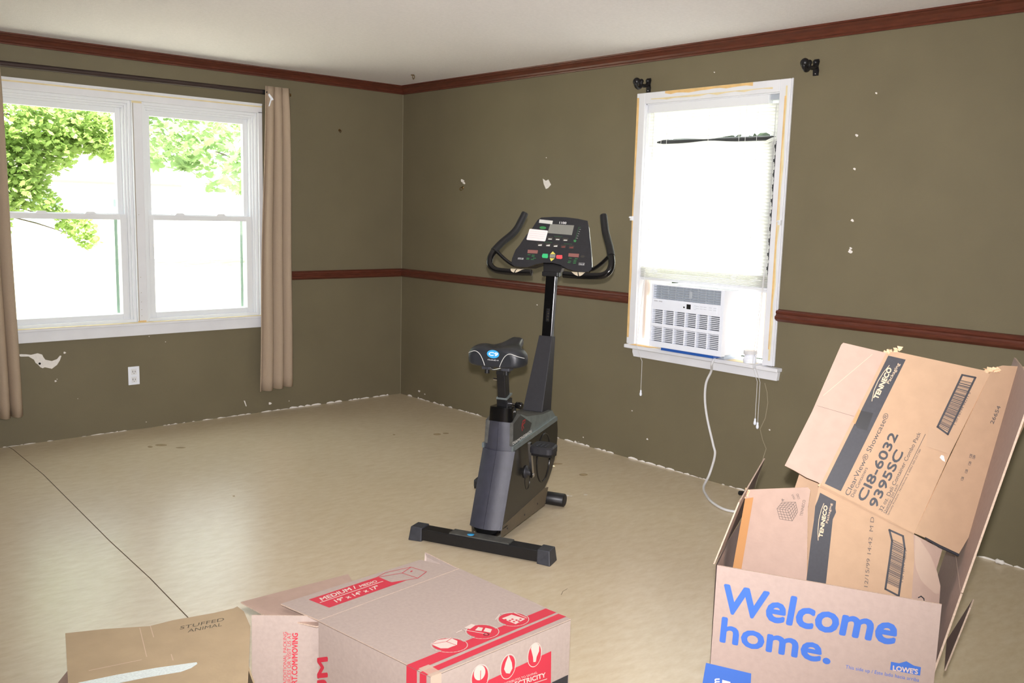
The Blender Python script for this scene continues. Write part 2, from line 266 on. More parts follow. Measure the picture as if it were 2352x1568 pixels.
# print layouts: metric coordinates (u, v) on each panel's own plane
PR = {
 'home_front': dict(o=[0, 0, 0], U=[1, 0, 0], V=[0, 0, 1], N=[0, -1, 0], out=[[0, 0.52], [0.5689, 0.52]], pr=[
  ['text', 'Welcome', [0.0172, 0.3882], [0.4656, 0.3901], [0.0254, 0.4676], 'blue', 0.035],
  ['text', 'home.', [0.0223, 0.3006], [0.3122, 0.301], [0.0252, 0.3714], 'blue', 0.035],
  ['text', 'This side up / Este lado hacia arriba', [0.3541, 0.2976], [0.5333, 0.3022], [0.3545, 0.3076], 'blue', 0.01],
  ['poly', [[0.4633, 0.3417], [0.4828, 0.3416], [0.4998, 0.3513], [0.5177, 0.3435], [0.5349, 0.3429], [0.5345, 0.3198], [0.4627, 0.3191]], 'blue'],
  ['text', "LOWE'S", [0.4698, 0.3192], [0.5287, 0.3222], [0.4694, 0.3327], 'card', 0.04],
  ['poly', [[-0.0144, 0.2284], [0.1117, 0.2258], [0.1128, 0.1577], [-0.0217, 0.1584]], 'blue'],
  ['text', 'Medium', [0.0308, 0.1036], [0.0259, 0.19], [0.0114, 0.0987], 'cardlight', 0.03],
  ['poly', [[0.0338, 0.1886], [0.0564, 0.1877], [0.057, 0.1439], [0.0337, 0.1423]], 'cardlight'],
 ]),
 'carton_lower': dict(o=[0.2, 0.1, 0.5], U=[1, 0, 0], V=[0, 0.1494, 0.9888], N=[0, -0.9888, 0.1494], out=[[0.0427, 0.2485], [0.2921, 0.156], [0.2996, 0.0891], [0.3014, -0.0299], [0.0302, -0.0323], [0.0345, 0.1179], [0.0374, 0.1979]], pr=[
  ['poly', [[0.0476, 0.2318], [0.0912, 0.2146], [0.0912, 0.1937], [0.0936, 0.1842], [0.0867, 0.1634], [0.0853, 0.0866], [0.0829, -0.0275], [0.0312, -0.0296], [0.0341, 0.0929], [0.0375, 0.1532], [0.0378, 0.193], [0.0434, 0.2113]], 'ink'],
  ['text', 'TENNECO', [0.0635, 0.1089], [0.0703, 0.1979], [0.054, 0.1099], 'cardprint', 0.05],
  ['text', 'Packaging', [0.0747, 0.1504], [0.0818, 0.2066], [0.069, 0.1512], 'cardprint', 0.02],
  ['line', [[0.0532, 0.0998], [0.0504, 0.1254], [0.0506, 0.1577], [0.0549, 0.1857], [0.06, 0.2033]], 0.0015, 'cardprint'],
  ['line', [[0.2324, 0.1572], [0.2672, 0.1464], [0.2742, 0.1135], [0.2738, 0.0907], [0.2694, -0.015], [0.2351, -0.0024], [0.2401, 0.0885], [0.2413, 0.1297], [0.2324, 0.1572]], 0.005, 'ink'],
  ['poly', [[0.2409, 0.1344], [0.2705, 0.1237], [0.2705, 0.123], [0.2409, 0.1337]], 'ink'],
  ['poly', [[0.2409, 0.1327], [0.2705, 0.122], [0.2705, 0.1206], [0.2408, 0.1313]], 'ink'],
  ['poly', [[0.2407, 0.1289], [0.2705, 0.1182], [0.2705, 0.1175], [0.2407, 0.1282]], 'ink'],
  ['poly', [[0.2407, 0.1272], [0.2705, 0.1165], [0.2705, 0.1143], [0.2406, 0.1251]], 'ink'],
  ['poly', [[0.2405, 0.1234], [0.2705, 0.1127], [0.2705, 0.1119], [0.2405, 0.1226]], 'ink'],
  ['poly', [[0.2405, 0.1217], [0.2705, 0.111], [0.2705, 0.1088], [0.2404, 0.1195]], 'ink'],
  ['poly', [[0.2403, 0.1171], [0.2705, 0.1064], [0.2705, 0.1043], [0.2402, 0.115]], 'ink'],
  ['poly', [[0.2402, 0.114], [0.2705, 0.1033], [0.2705, 0.1026], [0.2401, 0.1133]], 'ink'],
  ['poly', [[0.2401, 0.1123], [0.2705, 0.1016], [0.2706, 0.0995], [0.24, 0.1102]], 'ink'],
  ['poly', [[0.24, 0.1092], [0.2706, 0.0985], [0.2706, 0.0978], [0.24, 0.1085]], 'ink'],
  ['poly', [[0.2399, 0.1075], [0.2706, 0.0968], [0.2706, 0.0961], [0.2399, 0.1068]], 'ink'],
  ['poly', [[0.2398, 0.1051], [0.2706, 0.0944], [0.2706, 0.0937], [0.2398, 0.1044]], 'ink'],
  ['poly', [[0.2398, 0.1027], [0.2706, 0.092], [0.2706, 0.0899], [0.2397, 0.1006]], 'ink'],
  ['poly', [[0.2396, 0.0982], [0.2706, 0.0875], [0.2706, 0.0853], [0.2395, 0.096]], 'ink'],
  ['poly', [[0.2394, 0.0936], [0.2706, 0.0829], [0.2706, 0.0808], [0.2393, 0.0914]], 'ink'],
  ['poly', [[0.2393, 0.0905], [0.2706, 0.0798], [0.2706, 0.0784], [0.2392, 0.089]], 'ink'],
  ['poly', [[0.2392, 0.0881], [0.2706, 0.0774], [0.2706, 0.0767], [0.2392, 0.0873]], 'ink'],
  ['poly', [[0.2391, 0.0864], [0.2706, 0.0757], [0.2706, 0.0736], [0.2391, 0.0842]], 'ink'],
  ['poly', [[0.239, 0.0833], [0.2706, 0.0726], [0.2706, 0.0712], [0.239, 0.0818]], 'ink'],
  ['poly', [[0.2389, 0.0794], [0.2706, 0.0688], [0.2706, 0.0673], [0.2388, 0.078]], 'ink'],
  ['poly', [[0.2387, 0.0756], [0.2706, 0.0649], [0.2706, 0.0628], [0.2387, 0.0734]], 'ink'],
  ['poly', [[0.2386, 0.0717], [0.2706, 0.0611], [0.2706, 0.0589], [0.2385, 0.0696]], 'ink'],
  ['poly', [[0.2385, 0.0686], [0.2706, 0.058], [0.2706, 0.0565], [0.2384, 0.0672]], 'ink'],
  ['poly', [[0.2384, 0.0662], [0.2706, 0.0556], [0.2706, 0.0541], [0.2384, 0.0648]], 'ink'],
  ['poly', [[0.2383, 0.0638], [0.2706, 0.0532], [0.2706, 0.0517], [0.2383, 0.0624]], 'ink'],
  ['poly', [[0.2382, 0.0614], [0.2706, 0.0508], [0.2706, 0.05], [0.2382, 0.0607]], 'ink'],
  ['poly', [[0.2381, 0.059], [0.2706, 0.0484], [0.2706, 0.0469], [0.2381, 0.0575]], 'ink'],
  ['poly', [[0.238, 0.0566], [0.2706, 0.046], [0.2706, 0.0452], [0.238, 0.0559]], 'ink'],
  ['poly', [[0.2379, 0.0535], [0.2706, 0.0428], [0.2706, 0.0407], [0.2379, 0.0513]], 'ink'],
  ['poly', [[0.2378, 0.0503], [0.2706, 0.0397], [0.2706, 0.0383], [0.2378, 0.0489]], 'ink'],
  ['poly', [[0.2377, 0.0479], [0.2706, 0.0373], [0.2706, 0.0352], [0.2377, 0.0458]], 'ink'],
  ['poly', [[0.2376, 0.0448], [0.2706, 0.0342], [0.2706, 0.0335], [0.2376, 0.0441]], 'ink'],
  ['poly', [[0.2375, 0.0424], [0.2706, 0.0318], [0.2706, 0.0297], [0.2374, 0.0402]], 'ink'],
  ['poly', [[0.2374, 0.0378], [0.2706, 0.0273], [0.2706, 0.0265], [0.2373, 0.0371]], 'ink'],
  ['poly', [[0.2373, 0.0362], [0.2706, 0.0256], [0.2706, 0.0249], [0.2373, 0.0354]], 'ink'],
  ['poly', [[0.2372, 0.033], [0.2706, 0.0225], [0.2706, 0.021], [0.2371, 0.0316]], 'ink'],
  ['poly', [[0.2371, 0.0299], [0.2706, 0.0193], [0.2706, 0.0186], [0.237, 0.0292]], 'ink'],
  ['poly', [[0.237, 0.0282], [0.2706, 0.0177], [0.2706, 0.0162], [0.2369, 0.0268]], 'ink'],
  ['poly', [[0.2369, 0.0258], [0.2706, 0.0153], [0.2706, 0.0145], [0.2369, 0.0251]], 'ink'],
  ['poly', [[0.2369, 0.0241], [0.2706, 0.0136], [0.2706, 0.0129], [0.2368, 0.0234]], 'ink'],
  ['poly', [[0.2368, 0.0225], [0.2706, 0.0119], [0.2706, 0.0097], [0.2367, 0.0203]], 'ink'],
  ['poly', [[0.2366, 0.0186], [0.2706, 0.0081], [0.2706, 0.0066], [0.2366, 0.0172]], 'ink'],
  ['poly', [[0.2366, 0.0162], [0.2706, 0.0057], [0.2706, 0.0049], [0.2365, 0.0155]], 'ink'],
  ['text', '1 00 16194 94283 5', [0.2769, 0.0241], [0.2793, 0.1108], [0.2707, 0.0242], 'ink', 0],
  ['text', '12/15/99 14:42  M D', [0.1905, -0.0056], [0.192, 0.1859], [0.1814, -0.0056], 'inkpale', 0],
 ]),
 'carton_lower_left': dict(o=[0.2344, 0.0981, 0.4872], U=[-0.0225, 0.1494, 0.9885], V=[-0.9705, 0.2343, -0.0575], N=[-0.2402, -0.9606, 0.1397], out=[[0.1977, 0.1958], [0.2232, 0.1889], [0.2551, 0.0151], [0.2476, 0.0076], [0.2002, 0.0116], [-0.0315, 0.001], [-0.0779, 0.2205], [0.0754, 0.2091]], pr=[
  ['line', [[0.1816, 0.0994], [0.1542, 0.0895]], 0.0012, 'inkpale'],
  ['line', [[0.1816, 0.0994], [0.1826, 0.0682]], 0.0012, 'inkpale'],
  ['line', [[0.1826, 0.0682], [0.1543, 0.0531]], 0.0012, 'inkpale'],
  ['line', [[0.1816, 0.0994], [0.1826, 0.0682]], 0.0012, 'inkpale'],
  ['line', [[0.1816, 0.0994], [0.2024, 0.0857]], 0.0012, 'inkpale'],
  ['line', [[0.1826, 0.0682], [0.2084, 0.047]], 0.0012, 'inkpale'],
  ['line', [[0.1819, 0.0916], [0.1542, 0.0803]], 0.0012, 'inkpale'],
  ['line', [[0.1748, 0.0969], [0.1755, 0.0644]], 0.0012, 'inkpale'],
  ['line', [[0.1891, 0.0629], [0.1613, 0.0496]], 0.0012, 'inkpale'],
  ['line', [[0.1868, 0.096], [0.1891, 0.0629]], 0.0012, 'inkpale'],
  ['line', [[0.1819, 0.0916], [0.2039, 0.0759]], 0.0012, 'inkpale'],
  ['line', [[0.1755, 0.0644], [0.2018, 0.045]], 0.0012, 'inkpale'],
  ['line', [[0.1821, 0.0837], [0.1542, 0.0712]], 0.0012, 'inkpale'],
  ['line', [[0.1679, 0.0944], [0.1684, 0.0607]], 0.0012, 'inkpale'],
  ['line', [[0.1955, 0.0576], [0.1682, 0.046]], 0.0012, 'inkpale'],
  ['line', [[0.1921, 0.0925], [0.1955, 0.0576]], 0.0012, 'inkpale'],
  ['line', [[0.1821, 0.0837], [0.2054, 0.0662]], 0.0012, 'inkpale'],
  ['line', [[0.1684, 0.0607], [0.1952, 0.043]], 0.0012, 'inkpale'],
  ['line', [[0.1824, 0.076], [0.1543, 0.0622]], 0.0012, 'inkpale'],
  ['line', [[0.161, 0.0919], [0.1613, 0.0569]], 0.0012, 'inkpale'],
  ['line', [[0.202, 0.0523], [0.1752, 0.0425]], 0.0012, 'inkpale'],
  ['line', [[0.1973, 0.0891], [0.202, 0.0523]], 0.0012, 'inkpale'],
  ['line', [[0.1824, 0.076], [0.2069, 0.0566]], 0.0012, 'inkpale'],
  ['line', [[0.1613, 0.0569], [0.1887, 0.0409]], 0.0012, 'inkpale'],
  ['line', [[0.1826, 0.0682], [0.1543, 0.0531]], 0.0012, 'inkpale'],
  ['line', [[0.1542, 0.0895], [0.1543, 0.0531]], 0.0012, 'inkpale'],
  ['line', [[0.2084, 0.047], [0.1821, 0.0389]], 0.0012, 'inkpale'],
  ['line', [[0.2024, 0.0857], [0.2084, 0.047]], 0.0012, 'inkpale'],
  ['line', [[0.1826, 0.0682], [0.2084, 0.047]], 0.0012, 'inkpale'],
  ['line', [[0.1543, 0.0531], [0.1821, 0.0389]], 0.0012, 'inkpale'],
  ['text', '4', [0.2133, 0.0795], [0.2121, 0.0875], [0.2055, 0.079], 'inkpale', 0.02],
  ['text', 'MAX', [0.2181, 0.0476], [0.2307, 0.0556], [0.2149, 0.053], 'inkpale', 0],
  ['text', 'LOAD', [0.2201, 0.0346], [0.2341, 0.0406], [0.2167, 0.0411], 'inkpale', 0],
  ['text', 'TENNECO', [0.1727, 0.0249], [0.2186, 0.0187], [0.1725, 0.0328], 'inkpale', 0.02],
  ['poly', [[0.1957, 0.1956], [0.2036, 0.1706], [-0.0175, 0.1943], [-0.0188, 0.221]], 'kraft_tape'],
 ]),
 'carton_lower_right': dict(o=[0.4995, 0.0973, 0.4818], U=[-0.0421, 0.1493, 0.9879], V=[0.8599, 0.5088, -0.0402], N=[0.5087, -0.8478, 0.1498], out=[[0.1745, 0], [0.1345, 0.0851], [0.0818, 0.0706], [0.0367, 0.0841], [-0.0348, 0.082], [-0.0355, 0.0001], [0.0119, 0.0006], [0.1069, 0.0054]], pr=[
  ['poly', [[0.1711, 0.0052], [0.1595, 0.0198], [0.1172, 0.0524], [0.0723, 0.0723], [0.0391, 0.0827], [0.0176, 0.0811], [0.0151, 0.0696], [0.0502, 0.0271], [0.0833, 0.0103], [0.1164, 0.005]], 'clear_tape'],
  ['line', [[0.005, 0.0213], [0.0087, 0.0289], [0.0028, 0.0368], [-0.0043, 0.0384]], 0.003, 'ink'],
 ]),
 'carton_upper': dict(o=[0.2472, 0.1381, 0.752], U=[0.9316, -0.0543, -0.3593], V=[0.3493, 0.4067, 0.8442], N=[0.1003, -0.912, 0.3978], out=[[-0.0001, 0.0004], [-0.0107, 0.4217], [0.0128, 0.4373], [0.238, 0.4917], [0.251, 0.4883], [0.2544, 0.2412], [0.265, 0]], pr=[
  ['poly', [[-0.0021, 0.4166], [0.0437, 0.4269], [0.0544, 0.009], [0.0084, 0.0072]], 'ink'],
  ['poly', [[0.0013, 0.2384], [0.0345, 0.2476], [0.0407, 0.1946], [0.0147, 0.189], [0.0057, 0.1961]], 'ink2'],
  ['text', 'TENNECO', [0.0274, 0.2885], [0.0231, 0.3857], [0.0153, 0.288], 'cardprint', 0.05],
  ['text', 'Packaging', [0.035, 0.3426], [0.0353, 0.4087], [0.0271, 0.3426], 'cardprint', 0.02],
  ['line', [[0.0161, 0.2767], [0.0077, 0.3075], [0.0057, 0.3377], [0.0076, 0.3664], [0.0126, 0.3917]], 0.0015, 'cardprint'],
  ['text', 'ClearView® Showcase®', [0.0788, 0.0073], [0.0728, 0.2633], [0.0654, 0.0071], 'ink', 0.012],
  ['text', 'Deli Containers', [0.0903, 0.0098], [0.0884, 0.1007], [0.082, 0.0096], 'ink', 0],
  ['text', 'CI8-6032', [0.1206, 0.0128], [0.1177, 0.2213], [0.0985, 0.0126], 'ink', 0.035],
  ['text', '9395SC', [0.1542, 0.0127], [0.1505, 0.1838], [0.1324, 0.0122], 'ink', 0.035],
  ['text', '32 oz. Deli Container Combo Pack', [0.1709, 0.011], [0.1666, 0.2546], [0.1612, 0.0109], 'ink', 0.01],
  ['text', 'Quantity: 250 each', [0.1803, 0.011], [0.176, 0.0969], [0.1743, 0.0107], 'ink', 0],
  ['line', [[0.1817, 0.0105], [0.1772, 0.2572]], 0.0012, 'ink'],
  ['text', 'Specialty Products - Northbrook, IL 60062 000.323.7380', [0.189, 0.0107], [0.1856, 0.2132], [0.1847, 0.0106], 'ink', 0],
  ['line', [[0.1906, 0.4534], [0.2229, 0.4618], [0.2269, 0.2842], [0.1958, 0.2906], [0.1906, 0.4534]], 0.005, 'ink'],
  ['poly', [[0.1922, 0.4382], [0.2227, 0.4447], [0.2227, 0.4428], [0.1922, 0.4364]], 'ink'],
  ['poly', [[0.1923, 0.4343], [0.2228, 0.4407], [0.2228, 0.4397], [0.1923, 0.4335]], 'ink'],
  ['poly', [[0.1925, 0.4305], [0.2229, 0.4366], [0.2229, 0.4338], [0.1926, 0.4279]], 'ink'],
  ['poly', [[0.1927, 0.4249], [0.223, 0.4307], [0.2231, 0.4279], [0.1928, 0.4223]], 'ink'],
  ['poly', [[0.1929, 0.4211], [0.2231, 0.4267], [0.2232, 0.4248], [0.1929, 0.4193]], 'ink'],
  ['poly', [[0.193, 0.4164], [0.2232, 0.4217], [0.2233, 0.4208], [0.1931, 0.4155]], 'ink'],
  ['poly', [[0.1932, 0.4134], [0.2233, 0.4186], [0.2234, 0.4158], [0.1933, 0.4108]], 'ink'],
  ['poly', [[0.1934, 0.4087], [0.2234, 0.4137], [0.2235, 0.4118], [0.1934, 0.407]], 'ink'],
  ['poly', [[0.1935, 0.4049], [0.2235, 0.4096], [0.2235, 0.4087], [0.1935, 0.404]], 'ink'],
  ['poly', [[0.1937, 0.4011], [0.2236, 0.4056], [0.2237, 0.4038], [0.1937, 0.3993]], 'ink'],
  ['poly', [[0.1938, 0.3982], [0.2237, 0.4025], [0.2238, 0.3997], [0.1939, 0.3955]], 'ink'],
  ['poly', [[0.1939, 0.3943], [0.2238, 0.3985], [0.2238, 0.3976], [0.194, 0.3935]], 'ink'],
  ['poly', [[0.1941, 0.3914], [0.2239, 0.3954], [0.2239, 0.3926], [0.1942, 0.3888]], 'ink'],
  ['poly', [[0.1943, 0.3867], [0.224, 0.3905], [0.224, 0.3886], [0.1943, 0.385]], 'ink'],
  ['poly', [[0.1944, 0.3829], [0.2241, 0.3865], [0.2241, 0.3837], [0.1945, 0.3803]], 'ink'],
  ['poly', [[0.1946, 0.3791], [0.2242, 0.3824], [0.2242, 0.3815], [0.1946, 0.3782]], 'ink'],
  ['poly', [[0.1946, 0.377], [0.2242, 0.3803], [0.2243, 0.3784], [0.1947, 0.3753]], 'ink'],
  ['poly', [[0.1948, 0.3732], [0.2243, 0.3763], [0.2244, 0.3735], [0.1949, 0.3706]], 'ink'],
  ['poly', [[0.195, 0.3686], [0.2244, 0.3713], [0.2245, 0.3695], [0.1951, 0.3668]], 'ink'],
  ['poly', [[0.1951, 0.3656], [0.2245, 0.3682], [0.2246, 0.3664], [0.1952, 0.3639]], 'ink'],
  ['poly', [[0.1952, 0.3627], [0.2246, 0.3652], [0.2246, 0.3633], [0.1953, 0.3609]], 'ink'],
  ['poly', [[0.1954, 0.3589], [0.2247, 0.3612], [0.2247, 0.3593], [0.1955, 0.3571]], 'ink'],
  ['poly', [[0.1955, 0.3551], [0.2248, 0.3571], [0.2248, 0.3544], [0.1956, 0.3525]], 'ink'],
  ['poly', [[0.1957, 0.3513], [0.2249, 0.3531], [0.2249, 0.3522], [0.1957, 0.3504]], 'ink'],
  ['poly', [[0.1958, 0.3493], [0.2249, 0.351], [0.225, 0.3491], [0.1958, 0.3475]], 'ink'],
  ['poly', [[0.1959, 0.3463], [0.225, 0.3479], [0.225, 0.3461], [0.196, 0.3446]], 'ink'],
  ['poly', [[0.196, 0.3434], [0.2251, 0.3448], [0.2251, 0.343], [0.1961, 0.3417]], 'ink'],
  ['poly', [[0.1961, 0.3405], [0.2251, 0.3418], [0.2252, 0.339], [0.1962, 0.3379]], 'ink'],
  ['poly', [[0.1963, 0.3367], [0.2252, 0.3378], [0.2253, 0.3368], [0.1963, 0.3358]], 'ink'],
  ['poly', [[0.1964, 0.3338], [0.2253, 0.3347], [0.2254, 0.3328], [0.1965, 0.332]], 'ink'],
  ['poly', [[0.1965, 0.3309], [0.2254, 0.3316], [0.2255, 0.3288], [0.1966, 0.3282]], 'ink'],
  ['poly', [[0.1967, 0.3271], [0.2255, 0.3276], [0.2255, 0.3267], [0.1967, 0.3262]], 'ink'],
  ['poly', [[0.1968, 0.3242], [0.2256, 0.3245], [0.2256, 0.3236], [0.1968, 0.3233]], 'ink'],
  ['poly', [[0.1969, 0.3204], [0.2257, 0.3206], [0.2257, 0.3187], [0.197, 0.3186]], 'ink'],
  ['poly', [[0.1971, 0.3175], [0.2257, 0.3175], [0.2258, 0.3166], [0.1971, 0.3166]], 'ink'],
  ['poly', [[0.1972, 0.3154], [0.2258, 0.3153], [0.2258, 0.3144], [0.1972, 0.3146]], 'ink'],
  ['poly', [[0.1973, 0.3125], [0.2259, 0.3123], [0.2259, 0.3114], [0.1973, 0.3116]], 'ink'],
  ['poly', [[0.1974, 0.3096], [0.2259, 0.3092], [0.226, 0.3074], [0.1975, 0.3079]], 'ink'],
  ['poly', [[0.1975, 0.3067], [0.226, 0.3061], [0.226, 0.3043], [0.1976, 0.305]], 'ink'],
  ['poly', [[0.1976, 0.3038], [0.2261, 0.3031], [0.2261, 0.3003], [0.1977, 0.3012]], 'ink'],
  ['poly', [[0.1978, 0.2991], [0.2262, 0.2982], [0.2262, 0.2963], [0.1979, 0.2974]], 'ink'],
  ['poly', [[0.198, 0.2945], [0.2263, 0.2933], [0.2264, 0.2914], [0.1981, 0.2927]], 'ink'],
  ['text', '1 00 16194 94211 5', [0.233, 0.3158], [0.2302, 0.4166], [0.2276, 0.3162], 'ink', 0],
  ['poly', [[0.1751, 0.2811], [0.2505, 0.2754], [0.2509, 0.236], [0.1937, 0.2276]], 'tape_stain'],
  ['poly', [[0.2362, 0.2239], [0.2422, 0.2246], [0.2518, 0.2117], [0.2445, 0.2119], [0.2355, 0.2159]], 'paper'],
  ['poly', [[-0.0045, 0.2388], [0.0025, 0.2384], [0.0057, 0.1961], [-0.0023, 0.1987]], 'kraft_tape'],
 ]),
 'carton_rear': dict(o=[0.2, 0.17, 0.5], U=[1, 0, 0], V=[0, 0.1494, 0.9888], N=[0, -0.9888, 0.1494], out=[[-0.0124, 0.281], [0.059, 0.2532], [0.0671, 0.1548], [0.0894, -0.0464], [-0.0044, -0.0637], [-0.0273, 0.1403], [-0.0265, 0.2186]], pr=[
 ]),
 'carton_upper_left': dict(o=[0.2472, 0.1383, 0.7524], U=[0.3257, 0.4079, 0.8529], V=[-0.9355, 0.0084, 0.3532], N=[0.1369, -0.913, 0.3843], out=[[0, 0], [0.4214, 0], [0.3976, 0.1157], [0.3893, 0.1183], [0.1758, 0.1071], [0.0018, 0.1072], [0.0015, 0.0793], [-0.0013, 0.0404], [0.0013, 0.0105]], pr=[
  ['line', [[0.2314, 0.0996], [0.4009, 0.031]], 0.001, 'crease'],
  ['line', [[0.1977, 0.1014], [0.2147, 0.0015]], 0.0008, 'inkpale'],
 ]),
 'carton_upper_right': dict(o=[0.4941, 0.1237, 0.6568], U=[0.3224, 0.4081, 0.8541], V=[0.8602, 0.2503, -0.4443], N=[0.3951, -0.878, 0.2703], out=[[0, 0], [0.4885, 0], [0.5074, 0.001], [0.5268, 0.0212], [0.5569, 0.0832], [0.4281, 0.1416], [0.2423, 0.145], [0.0946, 0.1367], [0.0048, 0.1287], [0.0012, 0.0725], [0.003, 0.0301]], pr=[
  ['text', '26654', [0.3676, 0.0659], [0.4208, 0.0639], [0.3663, 0.0562], 'inkpale', 0.03],
  ['text', '128', [0.2558, 0.0513], [0.2658, 0.0499], [0.2542, 0.0447], 'inkpale', 0.03],
  ['text', '1204', [0.2574, 0.0601], [0.2673, 0.0587], [0.2558, 0.0536], 'inkpale', 0.03],
  ['text', '128', [0.2363, 0.0572], [0.2462, 0.0558], [0.2347, 0.0506], 'inkpale', 0.03],
  ['text', '128', [0.2125, 0.058], [0.2224, 0.0566], [0.2109, 0.0515], 'inkpale', 0.03],
  ['text', '128', [0.1892, 0.0567], [0.1991, 0.0553], [0.1876, 0.0502], 'inkpale', 0.03],
 ]),
 'moving_top': dict(o=[0, 0, 0.356], U=[1, 0, 0], V=[0, 1, 0], N=[0, 0, 1], out=[[-0.0579, 0.4404], [0, 0], [0.4942, 0], [0.4876, 0.4836]], pr=[
  ['poly', [[0.0018, 0.5754], [0.2507, 0.5863], [0.2574, 0.5238], [0.302, 0.508], [0.0178, 0.4909]], 'red'],
  ['text', 'MEDIUM /', [0.0274, 0.5443], [0.1533, 0.5546], [0.0302, 0.5649], 'cardw', 0.03],
  ['text', 'MEDIO', [0.1656, 0.5526], [0.2276, 0.5543], [0.1677, 0.5672], 'cardw', 0.03],
  ['line', [[0.0165, 0.5367], [0.2414, 0.5479]], 0.0035, 'cardw'],
  ['text', '19" x 14" x 17"', [0.0536, 0.5073], [0.2086, 0.5145], [0.0549, 0.5275], 'cardw', 0.03],
  ['line', [[0.2507, 0.5863], [0.2877, 0.5978], [0.3752, 0.5841], [0.3898, 0.5226], [0.3381, 0.4996], [0.2574, 0.5238], [0.2443, 0.577]], 0.0025, 'red'],
  ['line', [[0.3752, 0.5841], [0.3252, 0.5625], [0.3381, 0.4996]], 0.0025, 'red'],
  ['line', [[0.3252, 0.5625], [0.2488, 0.5835]], 0.0025, 'red'],
  ['poly', [[0.351, 0.5563], [0.3609, 0.5597], [0.3601, 0.5541], [0.3502, 0.5507]], 'red'],
  ['poly', [[-0.013, 0.0832], [0.4878, 0.0924], [0.4918, 0.0539], [-0.0093, 0.0453]], 'red'],
  ['poly', [[-0.0101, 0.0328], [0.4905, 0.0447], [0.494, 0.0177], [-0.006, 0.0111]], 'red'],
  ['line', [[0.1714, 0.0661], [0.1646, 0.06], [0.1564, 0.0558], [0.1472, 0.0536], [0.1374, 0.0536], [0.1276, 0.0557], [0.1181, 0.0599], [0.1095, 0.0659], [0.1021, 0.0734], [0.0964, 0.0821], [0.0925, 0.0915], [0.0907, 0.1013], [0.0911, 0.1108], [0.0937, 0.1198], [0.0983, 0.1277], [0.1049, 0.1341], [0.1129, 0.1386], [0.1222, 0.1411], [0.1321, 0.1414], [0.1423, 0.1394], [0.1521, 0.1352], [0.161, 0.129], [0.1686, 0.1213], [0.1745, 0.1123], [0.1783, 0.1025], [0.18, 0.0925], [0.1793, 0.0828], [0.1764, 0.0739], [0.1714, 0.0661]], 0.0022, 'cardw'],
  ['poly', [[0.1679, 0.0714], [0.162, 0.066], [0.1547, 0.0623], [0.1465, 0.0605], [0.1378, 0.0605], [0.1289, 0.0625], [0.1204, 0.0663], [0.1127, 0.0717], [0.106, 0.0785], [0.1008, 0.0863], [0.0972, 0.0947], [0.0955, 0.1034], [0.0958, 0.1119], [0.098, 0.1199], [0.1021, 0.1268], [0.1079, 0.1324], [0.1151, 0.1364], [0.1233, 0.1385], [0.1322, 0.1386], [0.1412, 0.1367], [0.15, 0.1329], [0.158, 0.1274], [0.1649, 0.1204], [0.1702, 0.1124], [0.1737, 0.1037], [0.1753, 0.0948], [0.1748, 0.0862], [0.1723, 0.0782]], 'red'],
  ['line', [[0.2862, 0.0705], [0.279, 0.0643], [0.2705, 0.0598], [0.2611, 0.0573], [0.2513, 0.057], [0.2415, 0.0588], [0.2323, 0.0625], [0.2241, 0.0681], [0.2172, 0.0752], [0.212, 0.0835], [0.2088, 0.0927], [0.2076, 0.1022], [0.2087, 0.1117], [0.2119, 0.1206], [0.2171, 0.1285], [0.2241, 0.135], [0.2325, 0.1398], [0.242, 0.1425], [0.252, 0.1431], [0.262, 0.1415], [0.2716, 0.1378], [0.2801, 0.132], [0.2872, 0.1247], [0.2925, 0.116], [0.2957, 0.1065], [0.2966, 0.0968], [0.2953, 0.0872], [0.2917, 0.0783], [0.2862, 0.0705]], 0.0022, 'cardw'],
  ['poly', [[0.283, 0.0757], [0.2767, 0.0702], [0.2691, 0.0663], [0.2607, 0.0642], [0.252, 0.0639], [0.2433, 0.0656], [0.235, 0.069], [0.2276, 0.0741], [0.2214, 0.0805], [0.2166, 0.0879], [0.2137, 0.0961], [0.2126, 0.1046], [0.2134, 0.113], [0.2162, 0.1209], [0.2208, 0.1279], [0.227, 0.1336], [0.2345, 0.1378], [0.2429, 0.1401], [0.2518, 0.1406], [0.2607, 0.139], [0.2693, 0.1356], [0.2769, 0.1304], [0.2833, 0.1238], [0.2881, 0.1161], [0.2911, 0.1077], [0.292, 0.099], [0.2909, 0.0905], [0.2879, 0.0826]], 'red'],
  ['line', [[0.4005, 0.0723], [0.393, 0.0661], [0.3842, 0.0617], [0.3747, 0.0592], [0.3648, 0.0587], [0.3551, 0.0604], [0.346, 0.064], [0.3379, 0.0693], [0.3313, 0.0762], [0.3265, 0.0843], [0.3236, 0.0932], [0.3229, 0.1025], [0.3243, 0.1118], [0.3279, 0.1205], [0.3335, 0.1283], [0.3408, 0.1347], [0.3495, 0.1395], [0.3591, 0.1423], [0.3692, 0.1429], [0.3792, 0.1415], [0.3887, 0.1379], [0.397, 0.1324], [0.4038, 0.1252], [0.4088, 0.1168], [0.4116, 0.1076], [0.4121, 0.098], [0.4103, 0.0886], [0.4064, 0.0799], [0.4005, 0.0723]], 0.0022, 'cardw'],
